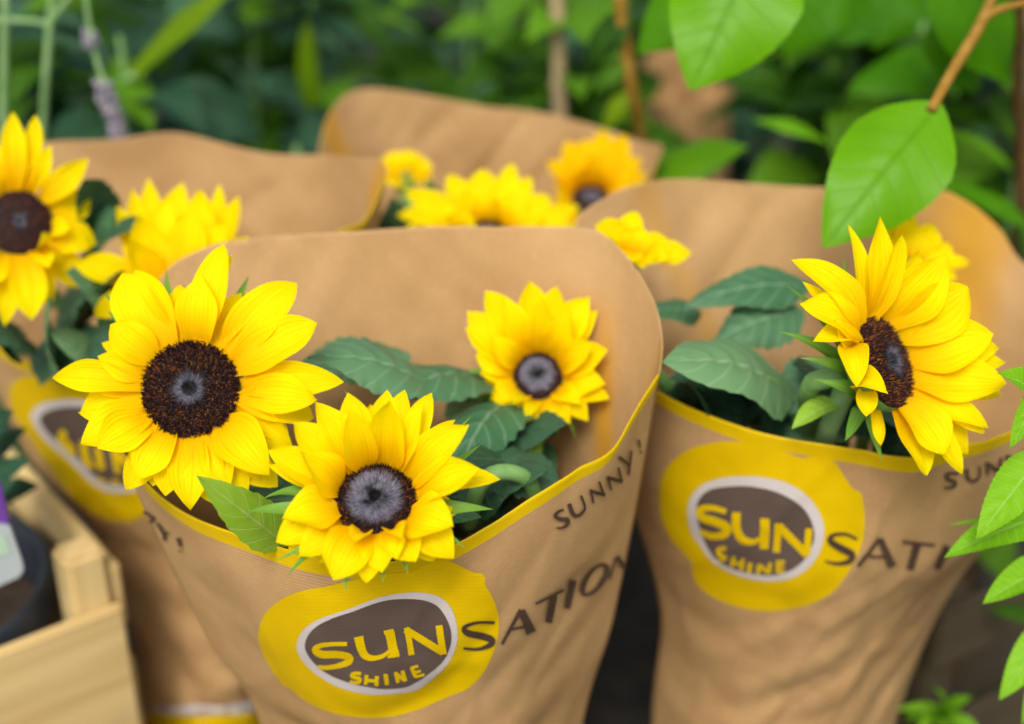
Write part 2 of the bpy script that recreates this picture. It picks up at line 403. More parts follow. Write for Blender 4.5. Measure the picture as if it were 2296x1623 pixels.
def sleeve(label, front, back, seed, amp=.0035, folds=(), group='kraft paper flower sleeves', ampb=None, fm='paper'):
    s = Sleeve(); base = sum(front[-1], Vector()) / NC
    s.org = base; s.root = empty('paper_sleeve', base, label, 'paper sleeve', group)
    V, UV = loft(front, seed, amp, Vector((0, -1, 0)))
    F = [f[::-1] for f in gridfaces(NR, NC)]
    s.bvh = BVHTree.FromPolygons(V, F); s.V, s.UV, s.F = V, UV, F
    s.front = obj('front_panel', V, F, M[fm], s.root, True, UV, base); solid(s.front)
    V2, UV2 = loft(back, seed + 9, ampb or amp * 1.1, Vector((0, 1, 0)))
    for k in range(NR):                  # share the side seams
        V2[k * NC] = V2[k * NC]; V2[k * NC + NC - 1] = V2[k * NC + NC - 1]
    b = obj('back_panel', V2, gridfaces(NR, NC), M['paper_in'], s.root, True, UV2, base); solid(b)
    a = b.data.attributes.new('fold', 'FLOAT', 'POINT')
    vals = []
    for i in range(NR):
        for j in range(NC):
            t = -1 + 2 * j / (NC - 1); f = 0
            for (t0, w_, amt, *lim) in folds:
                x = abs(t - t0 - (lim[1] * i / NR if len(lim) > 1 else 0) + .02 * math.sin(i * .2)) / w_; amt = amt * min(1, max(0, (i - lim[0]) / 8)) if lim else amt; f = max(f, amt * max(0, 1 - x * x) ** 1.2 if x < 1 else 0)
            vals.append(f)
    a.data.foreach_set('value', vals)
    s.back = b
    return s
def on_paper(s, px, py, lift):
    d = ray(px, py); h = s.bvh.ray_cast(CAM, d.normalized())
    if h[0] is None: return None
    n = h[1]
    if n.dot(d) > 0: n = -n
    return h[0] + n * lift
def decal(s, name, poly, mat, lift, parent, step=9, closed_spline=True, n=None):
    """flat print that follows the paper"""
    if closed_spline: poly = [tuple(p[:2]) for p in spline([(a, b, 0) for a, b in poly], n or max(40, len(poly) * 5), True)]
    pts = [Vector(p) for p in poly]; m = len(pts)
    x0, x1 = min(p.x for p in pts), max(p.x for p in pts); y0, y1 = min(p.y for p in pts), max(p.y for p in pts)
    extra = []
    y = y0 + step / 2
    while y < y1:
        x = x0 + step / 2
        while x < x1: extra.append(Vector((x, y))); x += step
        y += step
    r = delaunay_2d_cdt(pts + extra, [], [list(range(m))], 1, 1e-6)
    vs, fs = r[0], r[2]
    W = [on_paper(s, v.x, v.y, lift) for v in vs]
    used = {}; V = []; F = []; UV = []
    for f in fs:
        if any(W[i] is None for i in f): continue
        idx = []
        for i in f:
            if i not in used: used[i] = len(V); V.append(W[i]); UV.append((vs[i].x / 4900, vs[i].y / 4900))
            idx.append(used[i])
        F.append(tuple(idx))
    o = obj(name, V, F, mat, parent, True, UV, s.org)
    return o
def letter(s, strokes, mat, lift, parent, tf, k=1.0):
    """one printed letter made of tapered pen strokes; each stroke is a list of (x, y, width)"""
    V, F, UV = [], [], []
    for q, st in enumerate(strokes):
        st = [(*tf(x, y), wd * k) for x, y, wd in st]
        P = spline(st, max(8, len(st) * 5)) if len(st) > 2 else [Vector(st[0]).lerp(Vector(st[1]), i / 9) for i in range(10)]
        o = len(V); ok = True; row = []
        for i, p in enumerate(P):
            t = P[min(i + 1, len(P) - 1)] - P[max(0, i - 1)]; t = Vector((t.x, t.y)).normalized(); nx, ny = -t.y, t.x
            for u in (-.5, -.17, .17, .5):
                W = on_paper(s, p.x + nx * p.z * u, p.y + ny * p.z * u, lift + q * .00006)
                row.append(W); UV.append((p.x / 4900, p.y / 4900))
        if any(x is None for x in row):
            keep = [i for i in range(len(P)) if all(row[i * 4 + j] is not None for j in range(4))]
        else: keep = list(range(len(P)))
        UV = UV[:o]
        for i in keep:
            V += row[i * 4:i * 4 + 4]; UV += [(P[i].x / 4900, P[i].y / 4900)] * 4
        F += gridfaces(len(keep), 4, o)
    if F: return obj('letter', V, F, mat, parent, True, UV, s.org)

# --- front sleeve
f1 = [(270, 1010), (330, 1085), (430, 1152), (560, 1203), (700, 1242), (800, 1258), (900, 1256), (1000, 1232), (1100, 1180), (1200, 1108), (1300, 1046), (1372, 1002), (1415, 935), (1450, 880), (1480, 835)]
b1 = [(270, 1010), (282, 880), (310, 740), (370, 612), (450, 560), (560, 534), (730, 522), (900, 510), (1100, 506), (1230, 508), (1330, 516), (1395, 565), (1445, 632), (1473, 690), (1486, 765), (1480, 835)]
s1 = sleeve('brown kraft sleeve in front, holding three sunflowers and printed SUNNY! beside its emblem',
    [row_trace(f1, .60, -.085, 2.0, .2), row_px((345, 1190), (1435, 1100), 275, .60, -.083), row_px((470, 1440), (1372, 1400), 215, .605, -.072), row_px((600, 1680), (1297, 1670), 160, .61, -.062), row_w(-.058, .068, .615, -.05, .002)],
    [row_trace(b1, .60, .11, 2.6, .8), row_px((345, 1190), (1435, 1100), -170, .60, .085), row_px((470, 1440), (1372, 1400), -130, .605, .07), row_px((600, 1680), (1297, 1670), -100, .61, .055), row_w(-.058, .068, .615, .045, .002)],
    3.3, .0045, folds=((.61, .055, 1.0, 7, .9), (.95, .04, .3)))
# --- right sleeve
f2 = [(1330, 720), (1385, 815), (1475, 880), (1560, 920), (1700, 965), (1850, 1000), (2000, 1022), (2110, 1012), (2296, 958), (2420, 885), (2500, 800)]
b2 = [(1330, 720), (1296, 600), (1292, 500), (1350, 450), (1440, 412), (1600, 407), (1850, 424), (2000, 430), (2130, 433), (2230, 500), (2296, 592), (2400, 650), (2480, 730), (2500, 800)]
s2 = sleeve('brown kraft sleeve under the large drooping green leaf, its one big sunflower turned sideways',
    [row_trace(f2, .68, -.085, 2.0, .2), row_px((1405, 1090), (2380, 1060), 190, .685, -.083), row_px((1480, 1370), (2150, 1300), 110, .69, -.070), row_px((1462, 1640), (2005, 1630), 90, .70, -.06), row_w(.172, .062, .70, -.045, .002)],
    [row_trace(b2, .68, .13, 2.6, .8), row_px((1405, 1090), (2380, 1060), -170, .685, .09), row_px((1480, 1370), (2150, 1300), -110, .69, .07), row_px((1462, 1640), (2005, 1630), -80, .70, .055), row_w(.172, .062, .70, .045, .002)],
    8.7, .0075, folds=((.44, .20, 1.0), (-.5, .05, .4)), ampb=.020)
# --- left sleeve
f3 = [(-80, 690), (-50, 745), (0, 787), (50, 815), (140, 829), (230, 812), (400, 745), (600, 625), (755, 522), (822, 490), (868, 388)]
b3 = [(-80, 690), (-90, 520), (-30, 370), (90, 322), (230, 318), (380, 304), (500, 324), (620, 350), (740, 358), (850, 357), (868, 388)]
s3 = sleeve('brown kraft sleeve beside the wooden crate post, its emblem half hidden by a large sunflower',
    [row_trace(f3, .79, -.09, 2.0, .2), row_px((55, 1010), (800, 800), 130, .79, -.085), row_px((222, 1215), (740, 1100), 95, .79, -.07), row_px((298, 1430), (690, 1380), 60, .775, -.065), row_px((310, 1600), (650, 1590), 30, .775, -.06), row_w(-.215, .055, .785, -.045, .002)],
    [row_trace(b3, .79, .10, 2.6, .8), row_px((55, 1010), (800, 800), -120, .79, .085), row_px((222, 1215), (740, 1100), -90, .79, .07), row_px((298, 1430), (690, 1380), -60, .795, .055), row_px((310, 1600), (650, 1590), -40, .80, .05), row_w(-.215, .055, .785, .045, .002)],
    5.1, .0075, folds=((.97, .04, .8),), ampb=.016)
# --- rear sleeve
f4 = [(712, 370), (760, 470), (900, 560), (1100, 600), (1300, 560), (1420, 470), (1472, 368)]
b4 = [(712, 370), (716, 330), (742, 250), (802, 206), (950, 212), (1100, 238), (1250, 263), (1370, 289), (1440, 316), (1486, 328), (1472, 368)]
s4 = sleeve('rearmost of the sharply seen kraft sleeves, its pale back rim rising above four small sunflowers',
    [row_trace(f4, .92, -.07, 2.0, .2), row_px((770, 600), (1420, 600), 90, .92, -.065), row_px((860, 950), (1350, 950), 60, .92, -.055), row_w(-.012, .06, .92, -.045, .002)],
    [row_trace(b4, .92, .08, 2.6, .8), row_px((770, 600), (1420, 600), -80, .92, .065), row_px((860, 950), (1350, 950), -50, .92, .055), row_w(-.012, .06, .92, .045, .002)],
    2.2, .010, folds=((-.78, .10, .9),), ampb=.020)
# --- far blurred sleeve
f5 = [(1436, 190), (1460, 225), (1530, 240), (1600, 235), (1640, 215)]
b5 = [(1436, 190), (1446, 130), (1480, 105), (1530, 92), (1590, 110), (1632, 150), (1640, 215)]
s5 = sleeve('dull brown paper sleeve far back, blurred behind the hanging green leaves',
    [row_trace(f5, 1.42, -.05, 2.0, .2), row_px((1450, 430), (1630, 430), 20, 1.42, -.05), row_w(.20, .04, 1.42, -.04, .002)],
    [row_trace(b5, 1.42, .05, 2.6, .8), row_px((1450, 430), (1630, 430), -20, 1.42, .05), row_w(.20, .04, 1.42, .04, .002)],
    6.6, .012, fm='paper_in')

# --- printing
def T(ax, ay, k=.3537): return lambda x, y: (x * k + ax, y * k + ay)
t1 = T(538.1, 1049.4); t1b = T(1076.3, 1049.4); t1c = T(0, 1049.4); t2 = T(1488.9, 986.6, .3924); t3 = lambda x, y: (x, y)
def tfp(tf, pts): return [tf(*p) for p in pts]
def emblem(s, tf, blob, ring, disc, yl, k, small, ks):
    e = decal(s, 'emblem', tfp(tf, blob), M['p_yellow'], .0004, s.root)
    decal(s, 'emblem_ring', tfp(tf, ring), M['p_white'], .0007, e)
    decal(s, 'emblem_disc', tfp(tf, disc), M['p_brown'], .0010, e)
    for L_ in yl: letter(s, L_, M['p_yellow'], .0013, e, tf, k)
    for L_ in small: letter(s, L_, M['p_yellow'], .0013, e, tf, ks)
    return e
emblem(s1, t1,
    [(120, 1040), (150, 940), (210, 870), (300, 810), (420, 770), (560, 745), (700, 710), (860, 672), (1000, 660), (1090, 650), (1160, 615), (1240, 585), (1320, 585), (1400, 620), (1470, 655), (1530, 665), (1555, 695), (1552, 735), (1590, 800), (1630, 900), (1640, 1000), (1625, 1100), (1590, 1200), (1530, 1310), (1450, 1390), (1400, 1415), (1300, 1455), (1150, 1520), (1000, 1565), (850, 1580), (700, 1570), (560, 1540), (420, 1475), (320, 1395), (280, 1375), (220, 1300), (160, 1200), (125, 1110)],
    [(365, 1130), (380, 1060), (430, 1000), (520, 945), (640, 905), (760, 860), (880, 815), (1000, 790), (1120, 783), (1220, 795), (1290, 830), (1340, 890), (1370, 980), (1375, 1080), (1355, 1160), (1310, 1240), (1240, 1310), (1160, 1375), (1100, 1405), (1000, 1420), (850, 1430), (720, 1410), (600, 1370), (500, 1310), (430, 1250), (385, 1190)],
    [(418, 1120), (440, 1050), (500, 990), (600, 940), (720, 900), (840, 855), (950, 828), (1080, 822), (1180, 835), (1250, 870), (1300, 935), (1330, 1010), (1335, 1090), (1310, 1170), (1270, 1230), (1200, 1290), (1120, 1345), (1040, 1380), (920, 1390), (800, 1375), (680, 1345), (570, 1300), (490, 1240), (440, 1180)],
    [[[(683, 1102, 26), (600, 1103, 26), (520, 1112, 30), (484, 1140, 42), (530, 1168, 48), (620, 1168, 46), (692, 1182, 46), (695, 1212, 46), (640, 1238, 34), (560, 1252, 28), (502, 1247, 24)]],
     [[(755, 1055, 58), (772, 1130, 54), (800, 1178, 46), (850, 1192, 32), (910, 1178, 26), (955, 1145, 22)], [(948, 1018, 60), (985, 1182, 58)], [(915, 1030, 26), (975, 1017, 26)], [(940, 1182, 18), (1008, 1172, 18)]],
     [[(1058, 998, 36), (1088, 1172, 38)], [(1050, 1010, 44), (1285, 1155, 46)], [(1258, 985, 42), (1284, 1166, 44)]]], .3537,
    [[[(772, 1290, 20), (730, 1288, 22), (714, 1306, 24), (762, 1324, 26), (752, 1346, 22), (700, 1340, 20)]],
     [[(806, 1298, 24), (800, 1360, 24)], [(872, 1304, 24), (866, 1366, 24)], [(804, 1330, 20), (868, 1336, 20)]],
     [[(924, 1292, 26), (932, 1360, 26)]],
     [[(985, 1278, 24), (1003, 1345, 24)], [(985, 1285, 24), (1045, 1330, 24)], [(1030, 1268, 24), (1050, 1336, 24)]],
     [[(1087, 1248, 24), (1114, 1310, 24)], [(1085, 1252, 18), (1130, 1240, 18)], [(1098, 1282, 18), (1146, 1270, 18)], [(1112, 1308, 18), (1168, 1292, 18)]]], .3537)
INK1 = [(t1, [[(1606, 968, 18), (1500, 968, 17), (1418, 996, 26), (1432, 1032, 40), (1520, 1052, 44), (1592, 1078, 42), (1578, 1112, 32), (1500, 1137, 20), (1408, 1130, 14)]]),
    (t1, [[(1772, 888, 26), (1652, 1106, 18)], [(1774, 892, 44), (1836, 1035, 66)], [(1706, 1012, 16), (1806, 992, 16)]]),
    (t1, [[(1863, 852, 16), (2042, 763, 16)], [(1978, 795, 46), (1944, 972, 46)]]),
    (t1, [[(2102, 702, 42), (2060, 882, 42)]]),
    (t1b, [[(634, 780, 36), (650, 715, 34), (700, 640, 20), (758, 606, 20), (792, 622, 34), (778, 690, 34), (722, 765, 24), (668, 796, 24), (634, 780, 36)]]),
    (t1b, [[(852, 558, 12), (808, 700, 12)], [(858, 552, 26), (904, 628, 34)]]),
    (t1b, [[(520, 256, 14), (488, 268, 18), (466, 298, 24), (500, 316, 26), (542, 318, 26), (544, 346, 24), (512, 370, 16), (474, 372, 10)]]),
    (t1b, [[(553, 218, 26), (576, 280, 28), (604, 296, 22), (640, 270, 18), (652, 236, 16), (628, 166, 16)]]),
    (t1b, [[(688, 128, 14), (706, 216, 14)], [(682, 136, 24), (782, 162, 24)], [(742, 76, 14), (774, 168, 14)]]),
    (t1b, [[(796, 48, 14), (820, 132, 14)], [(790, 52, 24), (890, 78, 24)], [(862, -12, 14), (886, 80, 14)]]),
    (t3, [[(1383, 1022, 7), (1406, 1040, 7)], [(1411, 1008, 5), (1404, 1062, 6)]]),
    (t3, [[(1427, 984, 6), (1431, 1003, 4)], [(1432, 1009, 5), (1433, 1014, 5)]]),
    (t1c, [[(928, 266, 16), (952, 345, 14)], [(930, 268, 14), (966, 296, 16), (984, 322, 18), (954, 336, 12)]]),
    (t1c, [[(1008, 342, 16), (1050, 408, 18)], [(1080, 398, 12), (1050, 408, 12)], [(1050, 405, 18), (1055, 452, 18)]]),
    (t1c, [[(1140, 434, 26), (1156, 492, 14)], [(1152, 510, 14), (1158, 524, 14)]])]
for tf, st in INK1: letter(s1, st, M['p_ink'], .0013, s1.root, tf, .3537 if tf is not t3 else 1)
emblem(s2, t2,
    [(-25, 300), (0, 190), (60, 110), (150, 50), (270, 15), (400, 5), (520, 20), (640, 50), (740, 85), (800, 100), (850, 85), (920, 90), (980, 130), (1040, 220), (1080, 275), (1125, 300), (1135, 340), (1145, 420), (1145, 520), (1120, 620), (1060, 740), (970, 860), (860, 925), (720, 965), (560, 975), (400, 945), (270, 890), (190, 820), (165, 760), (160, 700), (110, 640), (40, 560), (-10, 450)],
    [(140, 400), (160, 320), (220, 255), (320, 215), (450, 203), (580, 210), (700, 240), (800, 300), (870, 380), (910, 470), (912, 560), (880, 650), (830, 720), (760, 770), (680, 795), (580, 800), (460, 780), (350, 735), (270, 680), (220, 610), (160, 520)],
    [(190, 400), (215, 320), (280, 275), (400, 258), (520, 262), (640, 290), (740, 340), (810, 400), (850, 480), (858, 560), (830, 630), (790, 690), (720, 740), (620, 765), (520, 760), (400, 730), (310, 680), (260, 620), (220, 530)],
    [[[(362, 402, 30), (280, 380, 34), (214, 392, 40), (226, 434, 46), (300, 458, 50), (366, 492, 50), (350, 532, 46), (280, 540, 38), (212, 512, 28)]],
     [[(420, 405, 48), (420, 490, 48), (448, 556, 46), (508, 572, 34), (566, 545, 26)], [(580, 440, 50), (572, 612, 50)]],
     [[(652, 465, 40), (642, 632, 40)], [(652, 478, 46), (818, 645, 46)], [(828, 496, 38), (816, 650, 40)]]], .3924,
    [[[(362, 612, 22), (322, 616, 24), (326, 648, 24), (360, 662, 22), (318, 682, 22)]], [[(404, 655, 22), (392, 716, 22)], [(456, 666, 22), (446, 735, 22)], [(398, 690, 18), (450, 700, 18)]],
     [[(496, 690, 24), (490, 752, 24)]], [[(546, 700, 22), (540, 756, 22)], [(546, 702, 22), (602, 750, 22)], [(608, 690, 22), (602, 750, 22)]],
     [[(652, 680, 22), (652, 748, 22)], [(652, 684, 16), (692, 688, 16)], [(652, 714, 16), (688, 710, 16)], [(652, 744, 16), (692, 736, 16)]]], .3924)
for st in ([[(1102, 558, 14), (1040, 530, 18), (966, 534, 22), (948, 568, 34), (1010, 610, 42), (1072, 644, 42), (1060, 682, 34), (990, 697, 20), (918, 682, 12)]],
           [[(1226, 552, 22), (1108, 712, 18)], [(1230, 556, 36), (1298, 715, 48)], [(1165, 655, 15), (1262, 660, 15)]],
           [[(1358, 572, 16), (1542, 592, 16)], [(1442, 585, 44), (1402, 732, 44)]], [[(1612, 598, 40), (1552, 728, 40)]],
           [[(1672, 186, 16), (1615, 186, 20), (1608, 212, 22), (1654, 236, 24), (1642, 262, 20), (1592, 266, 12)]],
           [[(1720, 158, 22), (1728, 212, 22), (1764, 228, 18), (1796, 196, 14), (1792, 142, 14)]],
           [[(1834, 118, 14), (1842, 196, 14)], [(1832, 125, 24), (1914, 180, 24)], [(1914, 92, 14), (1910, 182, 14)]],
           [[(1950, 78, 14), (1962, 156, 14)], [(1948, 85, 24), (2042, 140, 24)], [(2040, 50, 14), (2040, 142, 14)]]):
    letter(s2, st, M['p_ink'], .0013, s2.root, t2, .3924)
emblem(s3, t3,
    [(22, 880), (32, 856), (62, 843), (150, 838), (280, 852), (380, 900), (425, 1000), (400, 1100), (324, 1155), (285, 1170), (230, 1160), (175, 1125), (120, 1060), (70, 985), (32, 930)],
    [(72, 938), (85, 910), (120, 898), (180, 895), (260, 910), (330, 960), (352, 1040), (322, 1090), (282, 1103), (240, 1100), (200, 1075), (150, 1025), (105, 988)],
    [(92, 940), (105, 922), (140, 912), (190, 912), (255, 928), (312, 970), (332, 1035), (310, 1072), (280, 1086), (245, 1082), (210, 1060), (160, 1010), (115, 975)],
    [[[(150, 965, 16), (140, 980, 18), (158, 1000, 20), (168, 1018, 16)]], [[(190, 985, 16), (198, 1030, 18), (215, 1045, 12)], [(222, 1000, 16), (232, 1050, 16)]], [[(258, 1005, 14), (268, 1058, 14)], [(258, 1010, 16), (305, 1050, 16)], [(296, 1005, 14), (305, 1052, 14)]]], 1,
    [[[(222, 1070, 9), (240, 1078, 9)]], [[(252, 1076, 9), (272, 1080, 9)]]], 1)
decal(s3, 'hem_stripe', [(300, 1572), (420, 1580), (540, 1575), (640, 1566), (640, 1592), (540, 1598), (420, 1602), (300, 1592)], M['p_white'], .0006, s3.root, 12, False)
decal(s3, 'hem_band', [(300, 1593), (420, 1603), (540, 1599), (645, 1593), (645, 1650), (540, 1658), (420, 1662), (300, 1650)], M['p_yellow'], .0006, s3.root, 12, False)

# ------------------------------------------------------------------ sunflowers
def blade(base, tip, n, W, arch=.08, cup=.12, roll=0., bend=0., shape='petal', seed=0., nu=9, nv=15, curl=0., ser=0., nser=0, quilt=0.):
    """a petal, sepal or leaf as a curved sheet"""
    L = (tip - base).length; a = (tip - base) / L
    np_ = n - a * n.dot(a)
    if np_.length < 1e-4: np_ = Vector((0, 0, 1)) - a * a.z
    np_.normalize(); q = Matrix.Rotation(roll, 3, a); np_ = q @ np_; side = a.cross(np_)
    V, UV = [], []
    rs = random.Random(int(seed * 1e4)); pk = rs.uniform(.40, .58); bs = rs.uniform(.30, .46); ex = rs.uniform(1.7, 2.6); tw = rs.uniform(-.25, .25); g1 = rs.uniform(.28, .42); wob = rs.uniform(.03, .09)
    for i in range(nv):
        s = i / (nv - 1)
        if shape == 'petal':
            f = bs + (1 - bs) * math.sin(math.pi / 2 * min(1, s / pk)) if s < pk else max(0, 1 - ((s - pk) / (1 - pk)) ** ex) ** .9
            f *= 1 + .05 * math.sin(s * 9 + seed * 3)
        elif shape == 'sepal': f = (1 - s) ** 1.1 * (.75 + .9 * s) if s > .02 else .6
        elif shape == 'heart': f = (math.sin(math.pi * min(1, s / .62)) ** .75 if s < .31 else 1) if s < .31 else max(0, 1 - ((s - .31) / .69) ** 1.75) ** .95
        elif shape == 'lance': f = (math.sin(math.pi / 2 * min(1, (s + .03) / .42))) ** .9 if s < .39 else max(0, 1 - ((s - .39) / .61) ** 1.9)
        elif shape == 'strap': f = (.7 + .3 * min(1, s * 3)) * (1 if s < .5 else max(0, 1 - ((s - .5) / .5) ** 2))
        f = max(f, .004)
        z = arch * L * 4 * s * (1 - s) - curl * L * max(0, s - .55) ** 2 * 4 + curl * L * .81 * s * .0
        c = base + a * (L * s) + np_ * z + side * (bend * L * 4 * s * (1 - s))
        se = 1 + ser * (((s * nser) % 1) - .5) if ser else 1
        back = -(.10 * W * (abs(0))) 
        for j in range(nu):
            u = -1 + 2 * j / (nu - 1); au = abs(u); fe = f * (1 + (se - 1) * au ** 4)
            h = cup * W * u * u * f 
            if shape == 'petal': h += -.05 * W * f * (math.exp(-((u - g1) / .11) ** 2) + math.exp(-((u + g1) / .11) ** 2)) * math.sin(math.pi * min(1, s * 1.1)) + tw * W * .3 * u * s
            h += (wob if shape == 'petal' else .075) * W * math.sin(s * 8 + seed + u * 1.5) * au ** 2.5 * f
            if quilt: h += quilt * W * math.cos(2 * math.pi * (s * 6 - au * 1.4)) * (1 - au) * min(1, s * 4) * f - quilt * 1.5 * W * math.exp(-(u / .12) ** 2)
            sh = -.17 * W * (au ** 1.5) * max(0, 1 - s / .45) ** 1.5 if shape == 'heart' else 0
            V.append(c + side * (u * W / 2 * fe) + np_ * h + a * sh); UV.append((j / (nu - 1), s))
    return V, gridfaces(nv, nu), UV

def make_disc(root, org, c, e1, e2, n, r, gray, dome, seed, count=700, dm='disc'):
    rnd = random.Random(seed)
    V, F, UV = [], [], []
    rings, seg = 10, 36
    hgt = lambda q: dome * r * (1 - q ** 2) - .35 * dome * r * math.exp(-(q / .16) ** 2)
    rm = lambda q: (q / gray * .58) if q < gray else .58 + (q - gray) / max(.05, 1 - gray) * .42
    V.append(c + n * hgt(0)); UV.append((0, .3))
    for i in range(1, rings + 1):
        q = i / rings
        for j in range(seg):
            an = 2 * math.pi * j / seg
            V.append(c + (e1 * math.cos(an) + e2 * math.sin(an)) * r * q + n * hgt(q)); UV.append((rm(q), .3))
    F += [(0, 1 + j, 1 + (j + 1) % seg) for j in range(seg)]
    for i in range(rings - 1):
        F += [(1 + i * seg + j, 1 + (i + 1) * seg + j, 1 + (i + 1) * seg + (j + 1) % seg, 1 + i * seg + (j + 1) % seg) for j in range(seg)]
    d = obj('disc', V, F, M[dm], root, True, UV, org)
    V, F, UV = [], [], []
    for k in range(count):
        q = math.sqrt((k + .5) / count); an = k * 2.399963 + rnd.uniform(-.05, .05)
        rad = e1 * math.cos(an) + e2 * math.sin(an); tan = n.cross(rad)
        p = c + rad * r * q * 1.01 + n * hgt(min(1, q)); yv = rnd.random()
        if q < gray:   # pale hairs leaning outwards from the middle
            dirn = (n * .5 + rad * (.9 if q > .15 else .1)).normalized(); h = r * rnd.uniform(.10, .17); rr = r * .016
        else:
            dirn = (n * 1.0 + rad * rnd.uniform(-.1, .55) + tan * rnd.uniform(-.3, .3)).normalized(); h = r * rnd.uniform(.05, .13) * (1.35 if q > .85 else 1); rr = r * .020
        o = len(V); x = rm(q)
        for m in range(4):
            b = 2 * math.pi * m / 4 + yv * 6; V.append(p + (rad * math.cos(b) + tan * math.sin(b)) * rr); UV.append((x, yv))
        V.append(p + dirn * h); UV.append((x + (.02 if q < gray else 0), yv))
        F += [(o + m, o + (m + 1) % 4, o + 4) for m in range(4)]
    fo = obj('floret', V, F, M[dm], d, False, UV, org); fo['kind'] = 'stuff'; fo.name = 'florets'

def sunflower(label, cpx, Y, nvec, rpx, tips, gray=.5, dome=.35, seed=0, mat='petal', sepals=(), root_to=None, dd=False, cup=.12, arch=.10, extra=0, exlen=1.0, count=700, stem_r=.005, wk=1.12, neck=.05, nsep=0, exh=-.006, dm='disc', bn=None):
    rnd = random.Random(seed * 13 + 1)
    c = at(cpx[0], cpx[1], Y); n = camvec(*nvec); dc = depth(c); m = dc / FPX
    e1 = XX - n * n.x; e1.normalize(); e2 = n.cross(e1); r = rpx * m
    base = Vector((root_to[0], root_to[1], .01)); root = empty('sunflower', base, label, 'sunflower', 'sunflowers in paper sleeves')
    make_disc(root, base, c, e1, e2, n, r, gray, dome, seed, count, dm)
    # receptacle
    V, F = [], []; seg = 20
    for i, (q, h) in enumerate(((1.02, -.02), (1.08, -.18), (.95, -.42), (.6, -.62), (.25, -.75))):
        for j in range(seg):
            an = 2 * math.pi * j / seg; V.append(c + (e1 * math.cos(an) + e2 * math.sin(an)) * r * q + n * (h * r))
    F = [(i * seg + j, i * seg + (j + 1) % seg, (i + 1) * seg + (j + 1) % seg, (i + 1) * seg + j) for i in range(4) for j in range(seg)] + [tuple(range(4 * seg, 5 * seg))]
    obj('receptacle', V, F, M['receptacle'], root, True, None, base)
    def add(name, T, W, h, mt, shape, rb, arch_, cup_, roll=0., bend=0., curl=0., zb=0.):
        v = T - c; x, y = v.dot(e1), v.dot(e2); L = math.hypot(x, y) or 1; rad = (e1 * x + e2 * y) / L
        b = c + rad * (r * rb) + n * zb
        V, F, UV = blade(b, T, camvec(*bn) if bn and name == 'petal' else n, W, arch_, cup_, roll, bend, shape, rnd.uniform(0, 6), 13 if shape == 'petal' else 5, 17 if shape == 'petal' else 9, curl)
        return obj(name, V, F, mt, root, True, UV, base)
    for i, tp in enumerate(tips):
        px, py, wp, h = tp[:4]; o = tp[4] if len(tp) > 4 else {}
        d = ray(px, py)
        if dd: T = CAM + d * (dc + h)
        else:
            t = (c + n * h - CAM).dot(n) / d.dot(n); T = CAM + d * t
            lim = 2.2 * r + .09
            if (T - c).length > lim: T = c + (T - c).normalized() * lim
        add('petal', T, wp * m * wk, h, M[o.get('mat', mat)], 'petal', o.get('rb', .93), o.get('arch', arch), o.get('cup', cup), o.get('roll', rnd.uniform(-.18, .18)), o.get('bend', rnd.uniform(-.04, .04)), o.get('curl', rnd.uniform(-.10, .14)), o.get('zb', -.0012 * (i % 4)))
    for k in range(extra):
        an = 2 * math.pi * (k + rnd.uniform(-.3, .3)) / extra; L = r * 1.0 + exlen * rnd.uniform(.8, 1.1)
        T = c + (e1 * math.cos(an) + e2 * math.sin(an)) * L + n * (exh + rnd.uniform(-.004, .003))
        add('petal', T, rnd.uniform(.014, .019), 0, M[mat], 'petal', .95, .10, .1, rnd.uniform(-.3, .3), rnd.uniform(-.06, .06), 0, -.004)
    for px, py, wp, h in sepals:
        d = ray(px, py)
        T = CAM + d * ((c + n * h - CAM).dot(n) / d.dot(n)) if not dd else CAM + d * (dc + h)
        add('sepal', T, wp * m, h, M['sepal'], 'sepal', .85, .12, .15, rnd.uniform(-.3, .3), rnd.uniform(-.1, .1), .12, -.006)
    for k in range(nsep):
        an = 2 * math.pi * (k + rnd.uniform(-.3, .3)) / nsep
        T = c + (e1 * math.cos(an) + e2 * math.sin(an)) * (r * rnd.uniform(1.5, 1.9)) - n * rnd.uniform(.008, .016)
        add('sepal', T, rnd.uniform(.009, .013), 0, M['sepal'], 'sepal', .8, .15, .15, rnd.uniform(-.3, .3), rnd.uniform(-.1, .1), .15, -.007)
    p0 = c - n * (r * .6); p1 = c - n * (r * .6 + neck)
    p1.z = min(p1.z, p0.z - .005)
    V, F, UV = tube([p0, p0.lerp(p1, .5), p1, Vector((p1.x * .6 + base.x * .4, p1.y * .6 + base.y * .4, p1.z - .04)), Vector((p1.x * .15 + base.x * .85, p1.y * .15 + base.y * .85, p1.z - .13)), base], [stem_r, stem_r * .9, stem_r, stem_r * 1.1], 8, 24)
    obj('stem', V, F, M['stem'], root, True, UV, base)
    root_data[label] = (root, base); return root, base
root_data = {}

